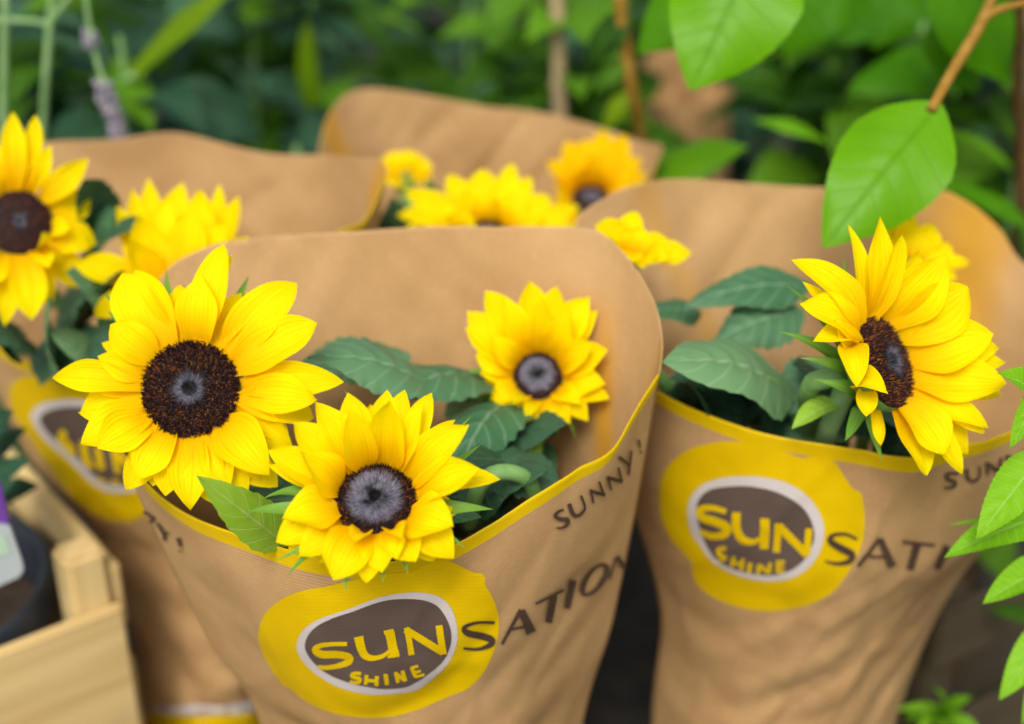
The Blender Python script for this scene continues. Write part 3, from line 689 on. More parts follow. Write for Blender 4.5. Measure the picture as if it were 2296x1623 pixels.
FA = sunflower('largest sunflower, wide brown disc, at the far end of the front sleeve beside the left one'.replace('at the far end of the front sleeve beside the left one', 'leaning over the corner of the front sleeve'), (428, 872), .572, (.02, .16, .98), 109,
    [(499, 545, 72, .004), (519, 566, 30, -.003), (453, 617, 86, .010, {'arch': .16}), (267, 610, 100, .0), (300, 603, 84, -.004), (247, 727, 80, .008), (219, 798, 55, .006, {'arch': .14}), (224, 764, 38, -.006),
     (115, 845, 64, .004), (180, 925, 80, -.006), (180, 999, 92, .004), (219, 1004, 82, .012), (268, 1012, 60, -.004), (308, 1074, 80, .006), (370, 1112, 78, .0), (424, 1141, 84, .004), (474, 1128, 76, -.003), (545, 1136, 78, -.006), (512, 1100, 70, .003),
     (660, 630, 98, .002), (630, 700, 60, -.006), (718, 728, 98, .006, {'cup': .2}), (772, 856, 76, .0, {'bend': -.05}), (715, 898, 80, .006), (706, 935, 76, -.008), (600, 1058, 104, .010, {'cup': .2}), (655, 1002, 80, -.006), (622, 1092, 76, -.008), (570, 650, 66, -.008), (355, 640, 70, -.008), (350, 1060, 60, -.008)],
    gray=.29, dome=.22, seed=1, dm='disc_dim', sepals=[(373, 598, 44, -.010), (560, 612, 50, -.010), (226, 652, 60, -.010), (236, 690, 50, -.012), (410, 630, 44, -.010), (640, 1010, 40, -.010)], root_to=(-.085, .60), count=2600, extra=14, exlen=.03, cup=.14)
FC = sunflower('sharpest sunflower, grey fuzzy centre, drooping over the rim above the front emblem', (843, 1124), .503, (.0, .50, .87), 92,
    [(711, 902, 86, .022), (781, 879, 76, .022), (868, 877, 80, .020), (905, 874, 70, .018), (965, 881, 64, .020), (793, 935, 72, .036, {'arch': .04}), (873, 897, 80, .038, {'arch': .03}), (830, 905, 60, .012), (940, 905, 60, .028), (1018, 939, 42, .012), (1037, 955, 78, .026, {'cup': .2}),
     (1071, 1049, 80, .022, {'cup': .22}), (1119, 1068, 56, .008), (654, 948, 74, .020), (598, 1012, 76, .014), (601, 1043, 40, .006), (668, 1012, 84, .026), (632, 1164, 96, .010, {'cup': .2, 'zb': .002}), (620, 1218, 78, -.002), (646, 1238, 70, -.006), (671, 1250, 84, .002), (712, 1262, 60, -.006), (750, 1298, 100, .004, {'cup': .24, 'zb': .002}), (788, 1284, 84, -.004),
     (821, 1304, 56, .002, {'zb': .002}), (854, 1280, 76, .006, {'cup': .2, 'zb': .003}), (890, 1250, 50, .010, {'zb': .003}), (932, 1264, 76, .004, {'zb': .002}), (1018, 1246, 84, .0), (975, 1256, 64, -.006), (1012, 1178, 100, .012, {'cup': .2, 'zb': .002}), (1024, 1150, 66, .0), (790, 1222, 44, .016, {'cup': .3, 'zb': .003}), (905, 1212, 44, .018, {'cup': .3, 'zb': .003})],
    gray=.66, dome=.40, seed=2, sepals=[(551, 1136, 70, -.002), (586, 1108, 64, -.004), (1104, 1138, 60, -.002), (638, 1284, 50, -.002), (773, 1322, 44, -.002), (857, 1302, 44, -.002), (914, 1282, 44, -.002), (1078, 990, 40, -.002), (616, 1252, 36, -.002), (772, 868, 34, .004), (1040, 1226, 40, -.002), (1058, 930, 36, .004), (700, 940, 40, .0)], root_to=(-.06, .60), count=2600, extra=0, exlen=.020, cup=.15, exh=-.002)
FB = sunflower('small cupped sunflower standing alone against the inner back wall of the front sleeve', (1206, 842), .645, (-.05, .34, .94), 56,
    [(1085, 651, 78, .020), (1184, 628, 66, .024), (1248, 637, 74, .024), (1315, 665, 78, .022), (1338, 695, 56, .014), (1361, 782, 70, .018), (1351, 860, 74, .012), (1368, 895, 56, .004), (1319, 941, 52, .004), (1280, 951, 44, .006), (1227, 966, 50, .008), (1174, 951, 50, .008), (1100, 891, 48, .006), (1075, 838, 46, .006), (1039, 736, 66, .014), (1050, 700, 66, .018), (1064, 796, 60, .010), (1130, 670, 60, .028), (1215, 660, 60, .030), (1285, 700, 64, .028), (1110, 760, 50, .022), (1150, 905, 34, .018), (1300, 900, 46, .014), (1180, 930, 34, .016), (1330, 770, 60, .026)],
    gray=.74, dome=.35, seed=3, root_to=(-.03, .63), count=900, sepals=[(1020, 840, 26, -.006), (1035, 905, 30, -.008), (1195, 1030, 34, -.008), (1180, 1000, 24, -.006), (1250, 985, 22, -.006), (1290, 985, 22, -.006), (1040, 760, 24, -.004)], extra=10, exlen=.014, mat='petal', exh=.002)
FD = sunflower('big sunflower facing sideways out of the sleeve under the drooping green leaf', (1982, 812), .578, (.70, .28, .66), 104,
    [(1775, 582, 80, -.012, {'arch': .14}), (1804, 676, 80, -.022, {'arch': .14}), (1793, 634, 44, -.012), (1913, 505, 40, -.008), (1967, 482, 66, -.006), (2019, 522, 54, -.010), (1990, 580, 60, .004), (2122, 573, 112, -.002), (2171, 644, 118, .002), (2228, 746, 114, .004), (2242, 778, 90, .014), (2256, 812, 76, .016), (2256, 862, 106, .006), (2250, 882, 76, .018), (2223, 952, 60, .002), (2212, 965, 54, .006), (2113, 1020, 98, -.006), (2155, 1068, 82, .006), (2176, 1015, 70, .014), (2081, 1065, 86, .0), (2060, 560, 70, .010)],
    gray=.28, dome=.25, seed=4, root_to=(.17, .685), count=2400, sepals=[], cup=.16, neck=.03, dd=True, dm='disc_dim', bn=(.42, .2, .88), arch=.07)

def side_petals(F, c, Y, items, mat='petal'):
    """petals that fold over the near side of a disc: base px, tip px, width px, depth offsets, lift"""
    root, org = F; d0 = depth(at(c[0], c[1], Y)); m = d0 / FPX
    for (bx, by, b_d), (tx, ty, t_d), wp, arch, cup, roll in items:
        V, Fc, UV = blade(atd(bx, by, d0 + b_d), atd(tx, ty, d0 + t_d), camvec(.1, .3, .95), wp * m * 1.1, arch, cup, roll, seed=bx * .013, nu=13, nv=17)
        obj('petal', V, Fc, M[mat], root, True, UV, org)
def side_sepals(F, c, Y, items, shape='sepal', mat='sepal', name='sepal'):
    root, org = F; d0 = depth(at(c[0], c[1], Y)); m = d0 / FPX
    for (bx, by, b_d), (tx, ty, t_d), wp, arch, cup, roll in items:
        V, Fc, UV = blade(atd(bx, by, d0 + b_d), atd(tx, ty, d0 + t_d), camvec(-.3, .3, .9), wp * m, arch, cup, roll, shape=shape, nu=7, nv=12, curl=.1)
        obj(name, V, Fc, M[mat], root, True, UV, org)
side_petals(FD, (1982, 812), .578, [
    ((1905, 775, -.004), (1823, 765, -.020), 58, .30, .25, .3), ((1918, 790, -.006), (1872, 716, -.022), 46, .10, .3, -.4), ((1900, 775, -.010), (1922, 868, -.026), 58, .25, .3, .2),
    ((1922, 868, -.012), (1990, 880, -.030), 58, .28, .2, 0), ((1940, 868, -.012), (1943, 934, -.018), 44, .12, .2, .2), ((1960, 905, -.008), (1975, 1000, -.006), 26, -.25, .3, .5)])
side_sepals(FD, (1982, 812), .578, [
    ((1900, 790, .012), (1772, 640, .010), 44, .1, .2, .2), ((1900, 830, .012), (1753, 740, .006), 52, .15, .25, .2), ((1905, 860, .010), (1800, 800, .0), 60, .2, .3, .3), ((1920, 900, .008), (1830, 850, -.004), 70, .3, .3, .1),
    ((1930, 920, .008), (1895, 985, .0), 50, -.1, .2, .1), ((1950, 930, .006), (1978, 1035, .004), 30, .05, .2, .1), ((1920, 760, .014), (1890, 570, .012), 30, .05, .2, .1), ((1915, 770, .014), (1880, 590, .014), 24, .05, .2, .1)])

FE = sunflower('tall-petalled sunflower cut off by the picture edge beside the lavender stem', (42, 498), .72, (.45, .15, .88), 74,
    [(28, 250, 50, .012), (80, 256, 38, .010), (60, 300, 44, .006), (114, 326, 40, .012), (198, 355, 52, .010), (10, 290, 50, .004), (202, 556, 58, .004), (160, 512, 46, .014), (150, 585, 50, .0), (71, 719, 78, .006), (110, 600, 50, .016), (8, 736, 54, .0), (-60, 380, 60, .01), (-90, 470, 60, .01), (-80, 560, 60, .01), (-50, 660, 60, .01), (-40, 300, 50, .006), (90, 520, 40, .022)],
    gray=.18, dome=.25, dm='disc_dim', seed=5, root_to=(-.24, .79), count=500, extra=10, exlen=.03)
FF = sunflower('sunflower seen from its side in the left sleeve, petals spread up like a crown', (398, 640), .72, (.12, .93, -.30), 52,
    [(264, 462, 60, .0), (297, 424, 58, .015), (333, 401, 62, .02), (407, 400, 76, .02), (455, 430, 70, .0), (492, 411, 50, .02), (541, 443, 62, .01), (554, 528, 60, -.01), (370, 440, 70, .0), (310, 480, 70, -.02), (430, 470, 80, -.02), (500, 500, 80, -.02), (520, 545, 60, -.03), (170, 588, 68, -.02), (209, 716, 62, -.035), (290, 540, 60, -.03)],
    gray=.4, dome=.2, wk=1.15, bn=(0, .4, .9), seed=6, root_to=(-.20, .79), count=200, dd=True, neck=.03, cup=.18, arch=-.10, nsep=8)
FG = sunflower('half hidden sunflower just above the back rim of the front sleeve', (1092, 530), .80, (.0, .75, .66), 62,
    [(908, 426, 56, .005), (890, 478, 50, .0), (903, 512, 46, -.005), (950, 450, 50, .0), (1004, 393, 54, .01), (1082, 378, 66, .012), (1149, 364, 50, .015), (1192, 396, 52, .01), (1050, 420, 56, .002), (1120, 420, 56, .002), (1235, 440, 56, .0), (1298, 457, 50, -.005), (1280, 503, 50, -.01), (1180, 450, 60, -.004), (980, 470, 56, -.005), (1225, 480, 50, -.01), (1100, 460, 60, -.01), (1040, 470, 60, -.01), (960, 600, 56, -.03), (1100, 640, 60, -.04), (1220, 610, 56, -.03)],
    gray=.4, dome=.25, wk=1.2, bn=(0, .4, .9), seed=7, root_to=(-.02, .90), count=200, dd=True)
FH = sunflower('shaded deep yellow sunflower at the corner of the rearmost large sleeve, dark disc peeking out', (1326, 446), .88, (.05, .62, .78), 46,
    [(1227, 358, 50, .0), (1245, 400, 46, .0), (1269, 316, 54, .006), (1310, 310, 54, .004), (1354, 287, 58, .008), (1404, 298, 54, .006), (1439, 352, 50, .0), (1446, 385, 50, -.005), (1300, 350, 54, -.006), (1380, 330, 54, -.004), (1340, 340, 54, -.008), (1415, 390, 50, -.01), (1410, 430, 44, -.014), (1240, 450, 44, -.014), (1290, 520, 44, -.02), (1370, 520, 44, -.02), (1400, 480, 44, -.018)],
    gray=.4, dome=.25, wk=1.2, bn=(0, .4, .9), seed=8, root_to=(.02, .92), count=250, dd=True, mat='petal_shaded')
FI = sunflower('smallest sunflower bud, half open in the rear sleeve near its neighbour', (912, 392), .90, (-.1, .85, -.4), 16,
    [(868, 346, 40, .0), (905, 336, 44, .004), (948, 350, 44, .0), (966, 378, 40, .0), (944, 402, 40, -.004), (912, 424, 40, -.006), (868, 382, 40, -.003), (880, 405, 36, -.008), (925, 360, 34, -.008), (895, 365, 34, -.008)],
    gray=.4, dome=.25, wk=1.6, bn=(0, .4, .9), seed=9, root_to=(-.03, .92), count=80, dd=True, nsep=3)
FJ = sunflower('sunflower between the two front sleeves with only a few petals showing', (1425, 566), .70, (.35, .80, -.3), 26,
    [(1333, 503, 50, -.01), (1360, 520, 46, -.015), (1425, 471, 48, .0), (1440, 510, 54, -.01), (1500, 540, 54, .0), (1553, 566, 46, .0), (1500, 575, 46, -.015), (1445, 604, 46, -.02), (1385, 520, 50, -.01), (1400, 600, 46, -.02), (1470, 590, 46, -.02)],
    gray=.4, dome=.2, wk=1.25, bn=(0, .4, .9), seed=10, root_to=(.15, .70), count=100, dd=True)
FK = sunflower('softly blurred sunflower partly hidden behind the big sideways sunflower', (2050, 590), .72, (.3, .85, -.3), 30,
    [(1985, 487, 50, .0), (2037, 464, 54, .0), (2090, 500, 54, .0), (2129, 546, 50, .0), (2175, 592, 46, .0), (2145, 625, 46, -.005), (2060, 520, 50, -.008), (2100, 560, 50, -.008), (1990, 540, 50, -.008), (2090, 640, 44, -.01), (2020, 510, 50, -.004), (2000, 640, 44, -.01)],
    gray=.4, dome=.25, wk=1.1, bn=(0, .4, .9), seed=11, root_to=(.20, .71), count=150, dd=True)

# leaves of the sunflowers
def leaf(F, b, t, wp, mat='sunleaf', shape='heart', n=(0, .5, .85), arch=.10, cup=-.12, roll=0., ser=.18, nser=9, quilt=.02, petiole=None, nv=37, nu=13, name='leaf', bend=0., curl=.0):
    root, org = F; B = at(*b); T = at(*t); m = depth(B.lerp(T, .5)) / FPX
    V, Fc, UV = blade(B, T, camvec(*n), wp * m, arch, cup, roll, bend, shape, b[0] * .1, nu, nv, curl, ser, nser, quilt)
    o = obj(name, V, Fc, M[mat], root, True, UV, org)
    if petiole:
        P = at(*petiole); mid = P.lerp(B, .5) + Vector((0, 0, -.006))
        V, Fc, UV = tube([P, mid, B, B.lerp(T, .15) + Vector((0, 0, arch * .02))], [.0028, .0022, .0018, .001], 6, 14)
        obj('petiole', V, Fc, M['stem'], root, True, UV, org)
    return o
def twig(F, pts, radii, mat, name='branch', n=8):
    V, Fc, UV = tube(pts, radii, n, len(pts) * 8); return obj(name, V, Fc, M[mat], F[0], True, UV, F[1])
leaf(FB, (960, 860, .62), (690, 800, .60), 190, n=(0, .75, .65), arch=.12)
leaf(FB, (900, 800, .66), (650, 830, .64), 150, n=(.1, .7, .7))
leaf(FB, (1080, 850, .655), (860, 905, .60), 190, n=(-.1, .7, .7), arch=.14)
leaf(FB, (1140, 900, .64), (1020, 1080, .575), 180, n=(-.2, .5, .85), arch=.16)
leaf(FB, (1180, 960, .64), (1200, 1060, .60), 60, n=(0, .4, .9), mat='sunleaf_bright', shape='lance')
leaf(FC, (760, 1150, .585), (1000, 1050, .56), 200, n=(0, .7, .7), arch=.1)
leaf(FC, (1060, 1200, .60), (1180, 1080, .58), 150, n=(0, .7, .7), arch=.1)
leaf(FC, (900, 1180, .56), (1080, 1160, .535), 110, n=(0, .8, .6), arch=.1)
leaf(FC, (640, 1222, .535), (440, 1066, .50), 112, mat='sunleaf_bright', shape='lance', n=(.05, .25, .95), arch=.06, cup=.10, ser=.10, nser=8, curl=.0)
leaf(FC, (700, 1235, .545), (570, 1170, .54), 70, mat='sunleaf_bright', shape='lance', n=(-.3, .6, .75), cup=.2)
leaf(FC, (560, 1150, .59), (680, 1120, .565), 130, n=(0, .7, .7))
leaf(FA, (620, 1010, .62), (600, 1150, .58), 150, n=(.2, .6, .8))
leaf(FA, (500, 1100, .60), (640, 1180, .56), 120, n=(.2, .7, .7))
V, F_, UV = tube([at(1050, 1180, .57), at(1078, 1085, .560), at(1135, 1058, .560), at(1192, 1090, .565), at(1205, 1190, .575)], [.0042, .004, .004, .0042], 10, 30)
obj('side_stem', V, F_, M['stem'], FB[0], True, UV, FB[1])
leaf(FD, (1748, 862, .635), (1486, 812, .605), 255, 'sunleaf_light', n=(-.1, .55, .83), arch=.12, petiole=(1835, 985, .64), roll=.2, ser=.1)
leaf(FD, (1800, 640, .70), (1530, 690, .68), 120, n=(0, .6, .8), arch=.12, ser=.1)
leaf(FD, (1780, 700, .69), (1600, 770, .67), 150, n=(0, .6, .8), arch=.12)
leaf(FD, (1860, 820, .66), (1750, 930, .63), 150, n=(0, .6, .8), arch=.1)
leaf(FD, (1560, 700, .70), (1440, 700, .69), 90, n=(0, .7, .7))
leaf(FD, (1640, 860, .66), (1500, 850, .64), 110, n=(0, .8, .6))
leaf(FD, (1880, 905, .60), (1775, 962, .585), 62, 'sunleaf_bright', 'lance', n=(0, .75, .65), arch=.12, cup=.2, ser=.06)
leaf(FD, (1700, 960, .66), (1900, 990, .63), 120, n=(0, .7, .7))
V, F_, UV = tube([at(1905, 850, .60), at(1870, 930, .605), at(1850, 985, .62), at(1840, 1060, .64)], [.0055, .005, .005], 10, 20)
obj('side_stem', V, F_, M['stem_pale'], FD[0], True, UV, FD[1])
leaf(FE, (130, 830, .72), (112, 668, .66), 150, 'sunleaf_light', n=(-.1, .35, .95), arch=.05, ser=.06)
leaf(FF, (240, 830, .70), (110, 745, .67), 130, 'sunleaf_light', n=(.1, .5, .85), arch=.1, ser=.06)
leaf(FF, (280, 700, .73), (150, 610, .70), 190, n=(0, .5, .85))
leaf(FF, (200, 560, .76), (260, 470, .74), 150, n=(0, .4, .9))
leaf(FE, (120, 780, .75), (200, 660, .72), 200, n=(0, .5, .85))
leaf(FE, (40, 790, .73), (-30, 700, .70), 120, n=(0, .5, .85))
leaf(FG, (900, 560, .84), (880, 440, .82), 110, n=(0, .4, .9))
leaf(FG, (980, 540, .86), (960, 400, .85), 90, n=(0, .4, .9))

twig(FB, [at(1205, 930, .655), at(1165, 1000, .64), at(1120, 1080, .62), at(1095, 1190, .60)], [.0042, .0045, .005], 'stem_pale', 'side_stem')
leaf(FB, (1150, 985, .645), (1060, 1080, .60), 120, 'sunleaf_light', n=(-.3, .5, .8), arch=.15, cup=.2)
leaf(FB, (1020, 900, .65), (1120, 960, .62), 110, 'sunleaf_light', n=(.2, .6, .8), arch=.12)
leaf(FB, (1190, 990, .65), (1235, 1110, .62), 70, 'sunleaf', n=(.3, .4, .9), arch=.1, cup=.25)
rnd = random.Random(21)
def filler(F, boxes):
    for (x0, y0, x1, y1, Y0, Y1, cnt) in boxes:
        for k in range(cnt):
            bx, by = rnd.uniform(x0, x1), rnd.uniform(y0, y1); Yb = rnd.uniform(Y0, Y1); an = rnd.uniform(0, 6.28)
            leaf(F, (bx, by, Yb), (bx + 170 * math.cos(an), by + 110 * math.sin(an), Yb - .02 + .02 * math.sin(an)), rnd.uniform(110, 170), 'sunleaf_shaded', n=(rnd.uniform(-.4, .4), .6, .75), arch=rnd.uniform(.05, .15), nv=25, nu=9)
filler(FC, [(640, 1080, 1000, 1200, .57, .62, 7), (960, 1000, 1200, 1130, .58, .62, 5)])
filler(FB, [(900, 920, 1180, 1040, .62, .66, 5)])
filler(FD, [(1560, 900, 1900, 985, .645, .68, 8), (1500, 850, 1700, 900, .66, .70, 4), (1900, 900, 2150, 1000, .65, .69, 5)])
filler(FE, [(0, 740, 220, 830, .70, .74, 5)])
filler(FF, [(180, 500, 300, 720, .74, .78, 5)])
# ------------------------------------------------------------------ hanging leafy shrub (upper right)
sp = Vector((at(2285, 480, .95).x + .02, .97, 0))
shrub = empty('leafy_shrub', sp, 'leafy shrub with an orange-brown branch and large bright leaves hanging over the sleeve', 'shrub')
SH = (shrub, sp)
twig(SH, [sp, at(2285, 480, .96), at(2282, 250, .95), at(2285, 20, .94), at(2270, -120, .90), at(2245, -80, .84)], [.006, .005, .0045, .004], 'stem_dark', 'main_stem')
twig(SH, [at(2245, -80, .84), at(2222, 0, .80), at(2190, 70, .77), at(2135, 160, .745), at(2088, 246, .725)], [.0034, .0030, .0034, .0028], 'stem_brown')
twig(SH, [at(2200, 42, .78), at(2250, 18, .79), at(2330, 0, .80)], [.003, .0022, .002], 'stem_brown')
twig(SH, [at(2290, -60, .86), at(2285, 200, .9), at(2283, 470, .95)], [.003, .003, .003], 'stem_dark')
twig(SH, [at(2245, -80, .84), at(1900, -170, .82), at(1700, -130, .80)], [.0032, .003, .0025], 'stem_brown')
leaf(SH, (2084, 262, .725), (1845, 556, .685), 256, 'shrub', 'heart', n=(.15, .35, .92), arch=.06, cup=-.10, ser=.03, nser=14, quilt=.007, roll=.1)
leaf(SH, (1700, -110, .80), (1547, 203, .765), 300, 'shrub', 'heart', n=(0, .3, .95), arch=.05, cup=-.08, ser=.03, nser=14, quilt=.007)
leaf(SH, (1420, 400, .96), (1678, 328, .93), 145, 'shrub', 'heart', n=(0, .55, .8), arch=.05, ser=.03, quilt=.007, petiole=(1400, 420, .98))
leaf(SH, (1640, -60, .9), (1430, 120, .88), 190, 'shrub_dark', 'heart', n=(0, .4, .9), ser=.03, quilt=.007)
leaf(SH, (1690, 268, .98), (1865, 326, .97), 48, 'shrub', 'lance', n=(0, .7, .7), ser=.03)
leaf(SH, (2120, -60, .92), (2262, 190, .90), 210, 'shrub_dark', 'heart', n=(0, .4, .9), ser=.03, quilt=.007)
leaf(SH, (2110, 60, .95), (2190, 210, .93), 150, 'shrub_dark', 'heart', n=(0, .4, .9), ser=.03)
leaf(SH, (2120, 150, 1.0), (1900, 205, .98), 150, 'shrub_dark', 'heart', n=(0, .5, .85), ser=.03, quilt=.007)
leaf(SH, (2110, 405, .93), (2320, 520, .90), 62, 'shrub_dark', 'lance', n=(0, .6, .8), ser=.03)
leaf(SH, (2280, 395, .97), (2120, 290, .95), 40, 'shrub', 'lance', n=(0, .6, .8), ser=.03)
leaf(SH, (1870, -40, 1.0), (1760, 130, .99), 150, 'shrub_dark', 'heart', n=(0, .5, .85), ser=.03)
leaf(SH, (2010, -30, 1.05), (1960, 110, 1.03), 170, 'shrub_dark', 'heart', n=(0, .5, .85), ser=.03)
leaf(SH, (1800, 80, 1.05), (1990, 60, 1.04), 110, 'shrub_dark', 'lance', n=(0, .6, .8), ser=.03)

# ------------------------------------------------------------------ verbena at the right edge, small herb below it
vp = Vector((at(2400, 1500, .60).x + .02, .60, 0))
verb = empty('verbena_plant', vp, 'bright lime green serrated leaves reaching in at the right edge', 'plant'); VB = (verb, vp)
twig(VB, [vp, at(2390, 1600, .60), at(2372, 1300, .58), at(2352, 1000, .57), at(2345, 820, .57)], [.003, .0025, .002, .0016], 'stem_pale', 'stem')
for b_, t_, w_, nn in (((2352, 1000, .570), (2188, 1210, .545), 104, (-.3, .3, .9)), ((2362, 1150, .575), (2117, 1250, .555), 92, (.1, .75, .65)), ((2372, 1262, .575), (2203, 1354, .555), 84, (-.1, .6, .8)),
                       ((2372, 1380, .58), (2240, 1570, .555), 80, (-.5, .2, .85)), ((2378, 1430, .58), (2292, 1625, .56), 60, (-.2, .3, .9)), ((2348, 900, .57), (2238, 836, .56), 84, (-.1, .5, .85)), ((2350, 850, .565), (2264, 1004, .55), 60, (-.3, .3, .9)), ((2360, 1180, .58), (2125, 1178, .575), 22, (0, .7, .7))):
    leaf(VB, b_, t_, w_, 'verbena', 'lance', n=nn, arch=.08, cup=.14, ser=.07, nser=18, quilt=.028, nv=55, roll=random.uniform(-.2, .2))
hp = Vector((at(2110, 1720, .72).x, .72, 0))
herb = empty('small_herb', hp, 'small blurred lime green herb sprig at the bottom beside the crate slats', 'herb'); HB = (herb, hp)
twig(HB, [hp, at(2110, 1700, .715), at(2105, 1600, .71)], [.0025, .002, .0015], 'stem_pale', 'stem')
for t_, w_ in (((2095, 1542, .70), 44), ((2012, 1592, .69), 40), ((2182, 1562, .70), 40), ((2150, 1606, .68), 44), ((2055, 1640, .68), 44), ((2030, 1612, .70), 40), ((2200, 1640, .70), 44), ((2120, 1650, .67), 44), ((2070, 1575, .715), 36)):
    leaf(HB, (2108, 1612, .71), t_, w_, 'verbena', 'lance', n=(0, .7, .7), arch=.1, cup=.12, ser=.06, nser=10, nv=21)
leaf(VB, (2378, 1400, .70), (2215, 1365, .72), 60, 'bg_green', 'lance', n=(0, .7, .7))

# ------------------------------------------------------------------ wooden crates, pot, label
def board(root, org, a, b, z0, z1, th, wm='wood', name='board'):
    d = Vector((b[0] - a[0], b[1] - a[1], 0)); L = d.length; d.normalize(); nrm = Vector((-d.y, d.x, 0))
    c = Vector(((a[0] + b[0]) / 2, (a[1] + b[1]) / 2, (z0 + z1) / 2))
    V, F = boxmesh(c, d, nrm, Vector((0, 0, 1)), L, th, z1 - z0, .0018)
    k = random.uniform(0, 9)
    UV = [((v - c).dot(d) + k, (v - c).z * .8 + (v - c).dot(nrm) * .9 + k) for v in V]
    return obj(name, V, F, M[wm], root, False, UV, org)
def crate(label, P, da, la, db, lb, h, wm='wood', post=.03, fronts=((.17, .33), (.03, .145)), sides=((.305, .350), (.17, .28), (.03, .14))):
    P = Vector((P[0], P[1], 0)); da = Vector((*da, 0)).normalized(); db = Vector((*db, 0)).normalized()
    root = empty('wooden_crate', P, label, 'crate', 'wooden crates')
    for i in (0, 1):
        for j in (0, 1):
            q = P + da * (la * i) + db * (lb * j) + da * (post * (.5 - i)) + db * (post * (.5 - j))
            V, F = boxmesh(q + Vector((0, 0, h / 2)), da, db, Vector((0, 0, 1)), post, post, h, .003)
            UV = [((v.z) + i, (v - q).dot(da) + (v - q).dot(db) + j) for v in V]
            obj('corner_post', V, F, M[wm], root, False, UV, P)
    th = .008
    for j, (s_, e) in enumerate(((P - db * th * .6, 1), (P + db * (lb + th * .6), 1))):
        for z0, z1 in fronts: board(root, P, s_ - da * .002, s_ + da * (la + .002), z0, z1, th, wm)
    for s_ in (P - da * th * .6, P + da * (la + th * .6)):
        for z0, z1 in sides: board(root, P, s_ + db * .004, s_ + db * (lb - .004), z0, z1, th, wm)
    nb = 5
    for k in range(nb):
        q = P + db * (lb * (k + .5) / nb)
        V, F = boxmesh(q + da * (la / 2) + Vector((0, 0, .02)), da, db, Vector((0, 0, 1)), la - .07, lb / nb * .85, .008, .0015)
        obj('bottom_slat', V, F, M[wm], root, False, [((v - q).dot(da), (v - q).dot(db)) for v in V], P)
    return root
crate('pale wooden crate with a stout corner post at the lower left', (-.236, .678), (-.80, -.60), .34, (-.62, .78), .32, .366, post=.024)
crate('shaded wooden crate with dark gaps between its slats behind the lime sprig', (.268, .722), (.86, .51), .36, (-.40, .92), .30, .30, 'wood_shaded', fronts=((.245, .29), (.12, .19), (.03, .09)), sides=((.245, .29), (.12, .19)))
def pot(label, x, y, z0, r, h):
    b = Vector((x, y, z0)); root = empty('plant_pot', b, label, 'plant pot'); seg = 28
    prof = [(.72, 0), (.95, .82), (1.0, .82), (1.04, .84), (1.04, .99), (1.0, 1), (.95, .99), (.93, .86)]
    V = [b + Vector((math.cos(2 * math.pi * j / seg) * r * q, math.sin(2 * math.pi * j / seg) * r * q, h * t)) for q, t in prof for j in range(seg)]
    F = [(i * seg + j, i * seg + (j + 1) % seg, (i + 1) * seg + (j + 1) % seg, (i + 1) * seg + j) for i in range(len(prof) - 1) for j in range(seg)] + [tuple(range(seg))[::-1]]
    obj('pot_wall', V, F, M['pot'], root, True, None, b)
    V = [b + Vector((0, 0, h * .88))] + [b + Vector((math.cos(2 * math.pi * j / seg) * r * .935, math.sin(2 * math.pi * j / seg) * r * .935, h * .86)) for j in range(seg)]
    obj('soil', V, [(0, 1 + j, 1 + (j + 1) % seg) for j in range(seg)], M['soil'], root, True, None, b)
    return root, b
pot_plant = pot('black plastic pot with a dark leafy plant inside the pale wooden crate', -.368, .694, .03, .085, .30)
PP = pot_plant
for b_, t_, w_ in (((-60, 1120, .70), (70, 1030, .68), 110), ((-60, 1060, .72), (60, 960, .71), 110), ((-40, 1000, .70), (30, 920, .69), 100), ((-70, 1180, .68), (40, 1075, .665), 90), ((-30, 1120, .74), (90, 1090, .72), 80)):
    leaf(PP, b_, t_, w_, 'bg_blue', 'heart', n=(0, .5, .85))
twig(PP, [Vector((-.368, .694, .28)), at(-60, 1180, .70), at(-60, 1060, .71)], [.003, .0025, .002], 'stem', 'stem')
tb = at(20, 1330, .64); tg = empty('plant_label', tb, 'white plant label with a purple top in the crate by the pot', 'plant label')
def tagpart(name, P, mat, y, th=.0012):
    pts = [at(a, b_, y) for a, b_ in P]; k = len(pts); back = [p + Vector((0, th, 0)) for p in pts]
    F = [tuple(range(k)), tuple(range(k, 2 * k))[::-1]] + [(i, k + i, k + (i + 1) % k, (i + 1) % k) for i in range(k)]
    return obj(name, pts + back, F, M[mat], tg, False, None, tb)
tagpart('label_card', [(-90, 1178), (6, 1175), (22, 1180), (50, 1262), (52, 1280), (42, 1294), (-60, 1340)], 'tagwhite', .64)
tagpart('label_top', [(-100, 1085), (-8, 1080), (2, 1085), (20, 1176), (-90, 1178)], 'tagpurple', .6405)
tagpart('label_patch', [(-60, 1200), (10, 1200), (26, 1240), (-50, 1262)], 'taggreen', .6393, .0005)

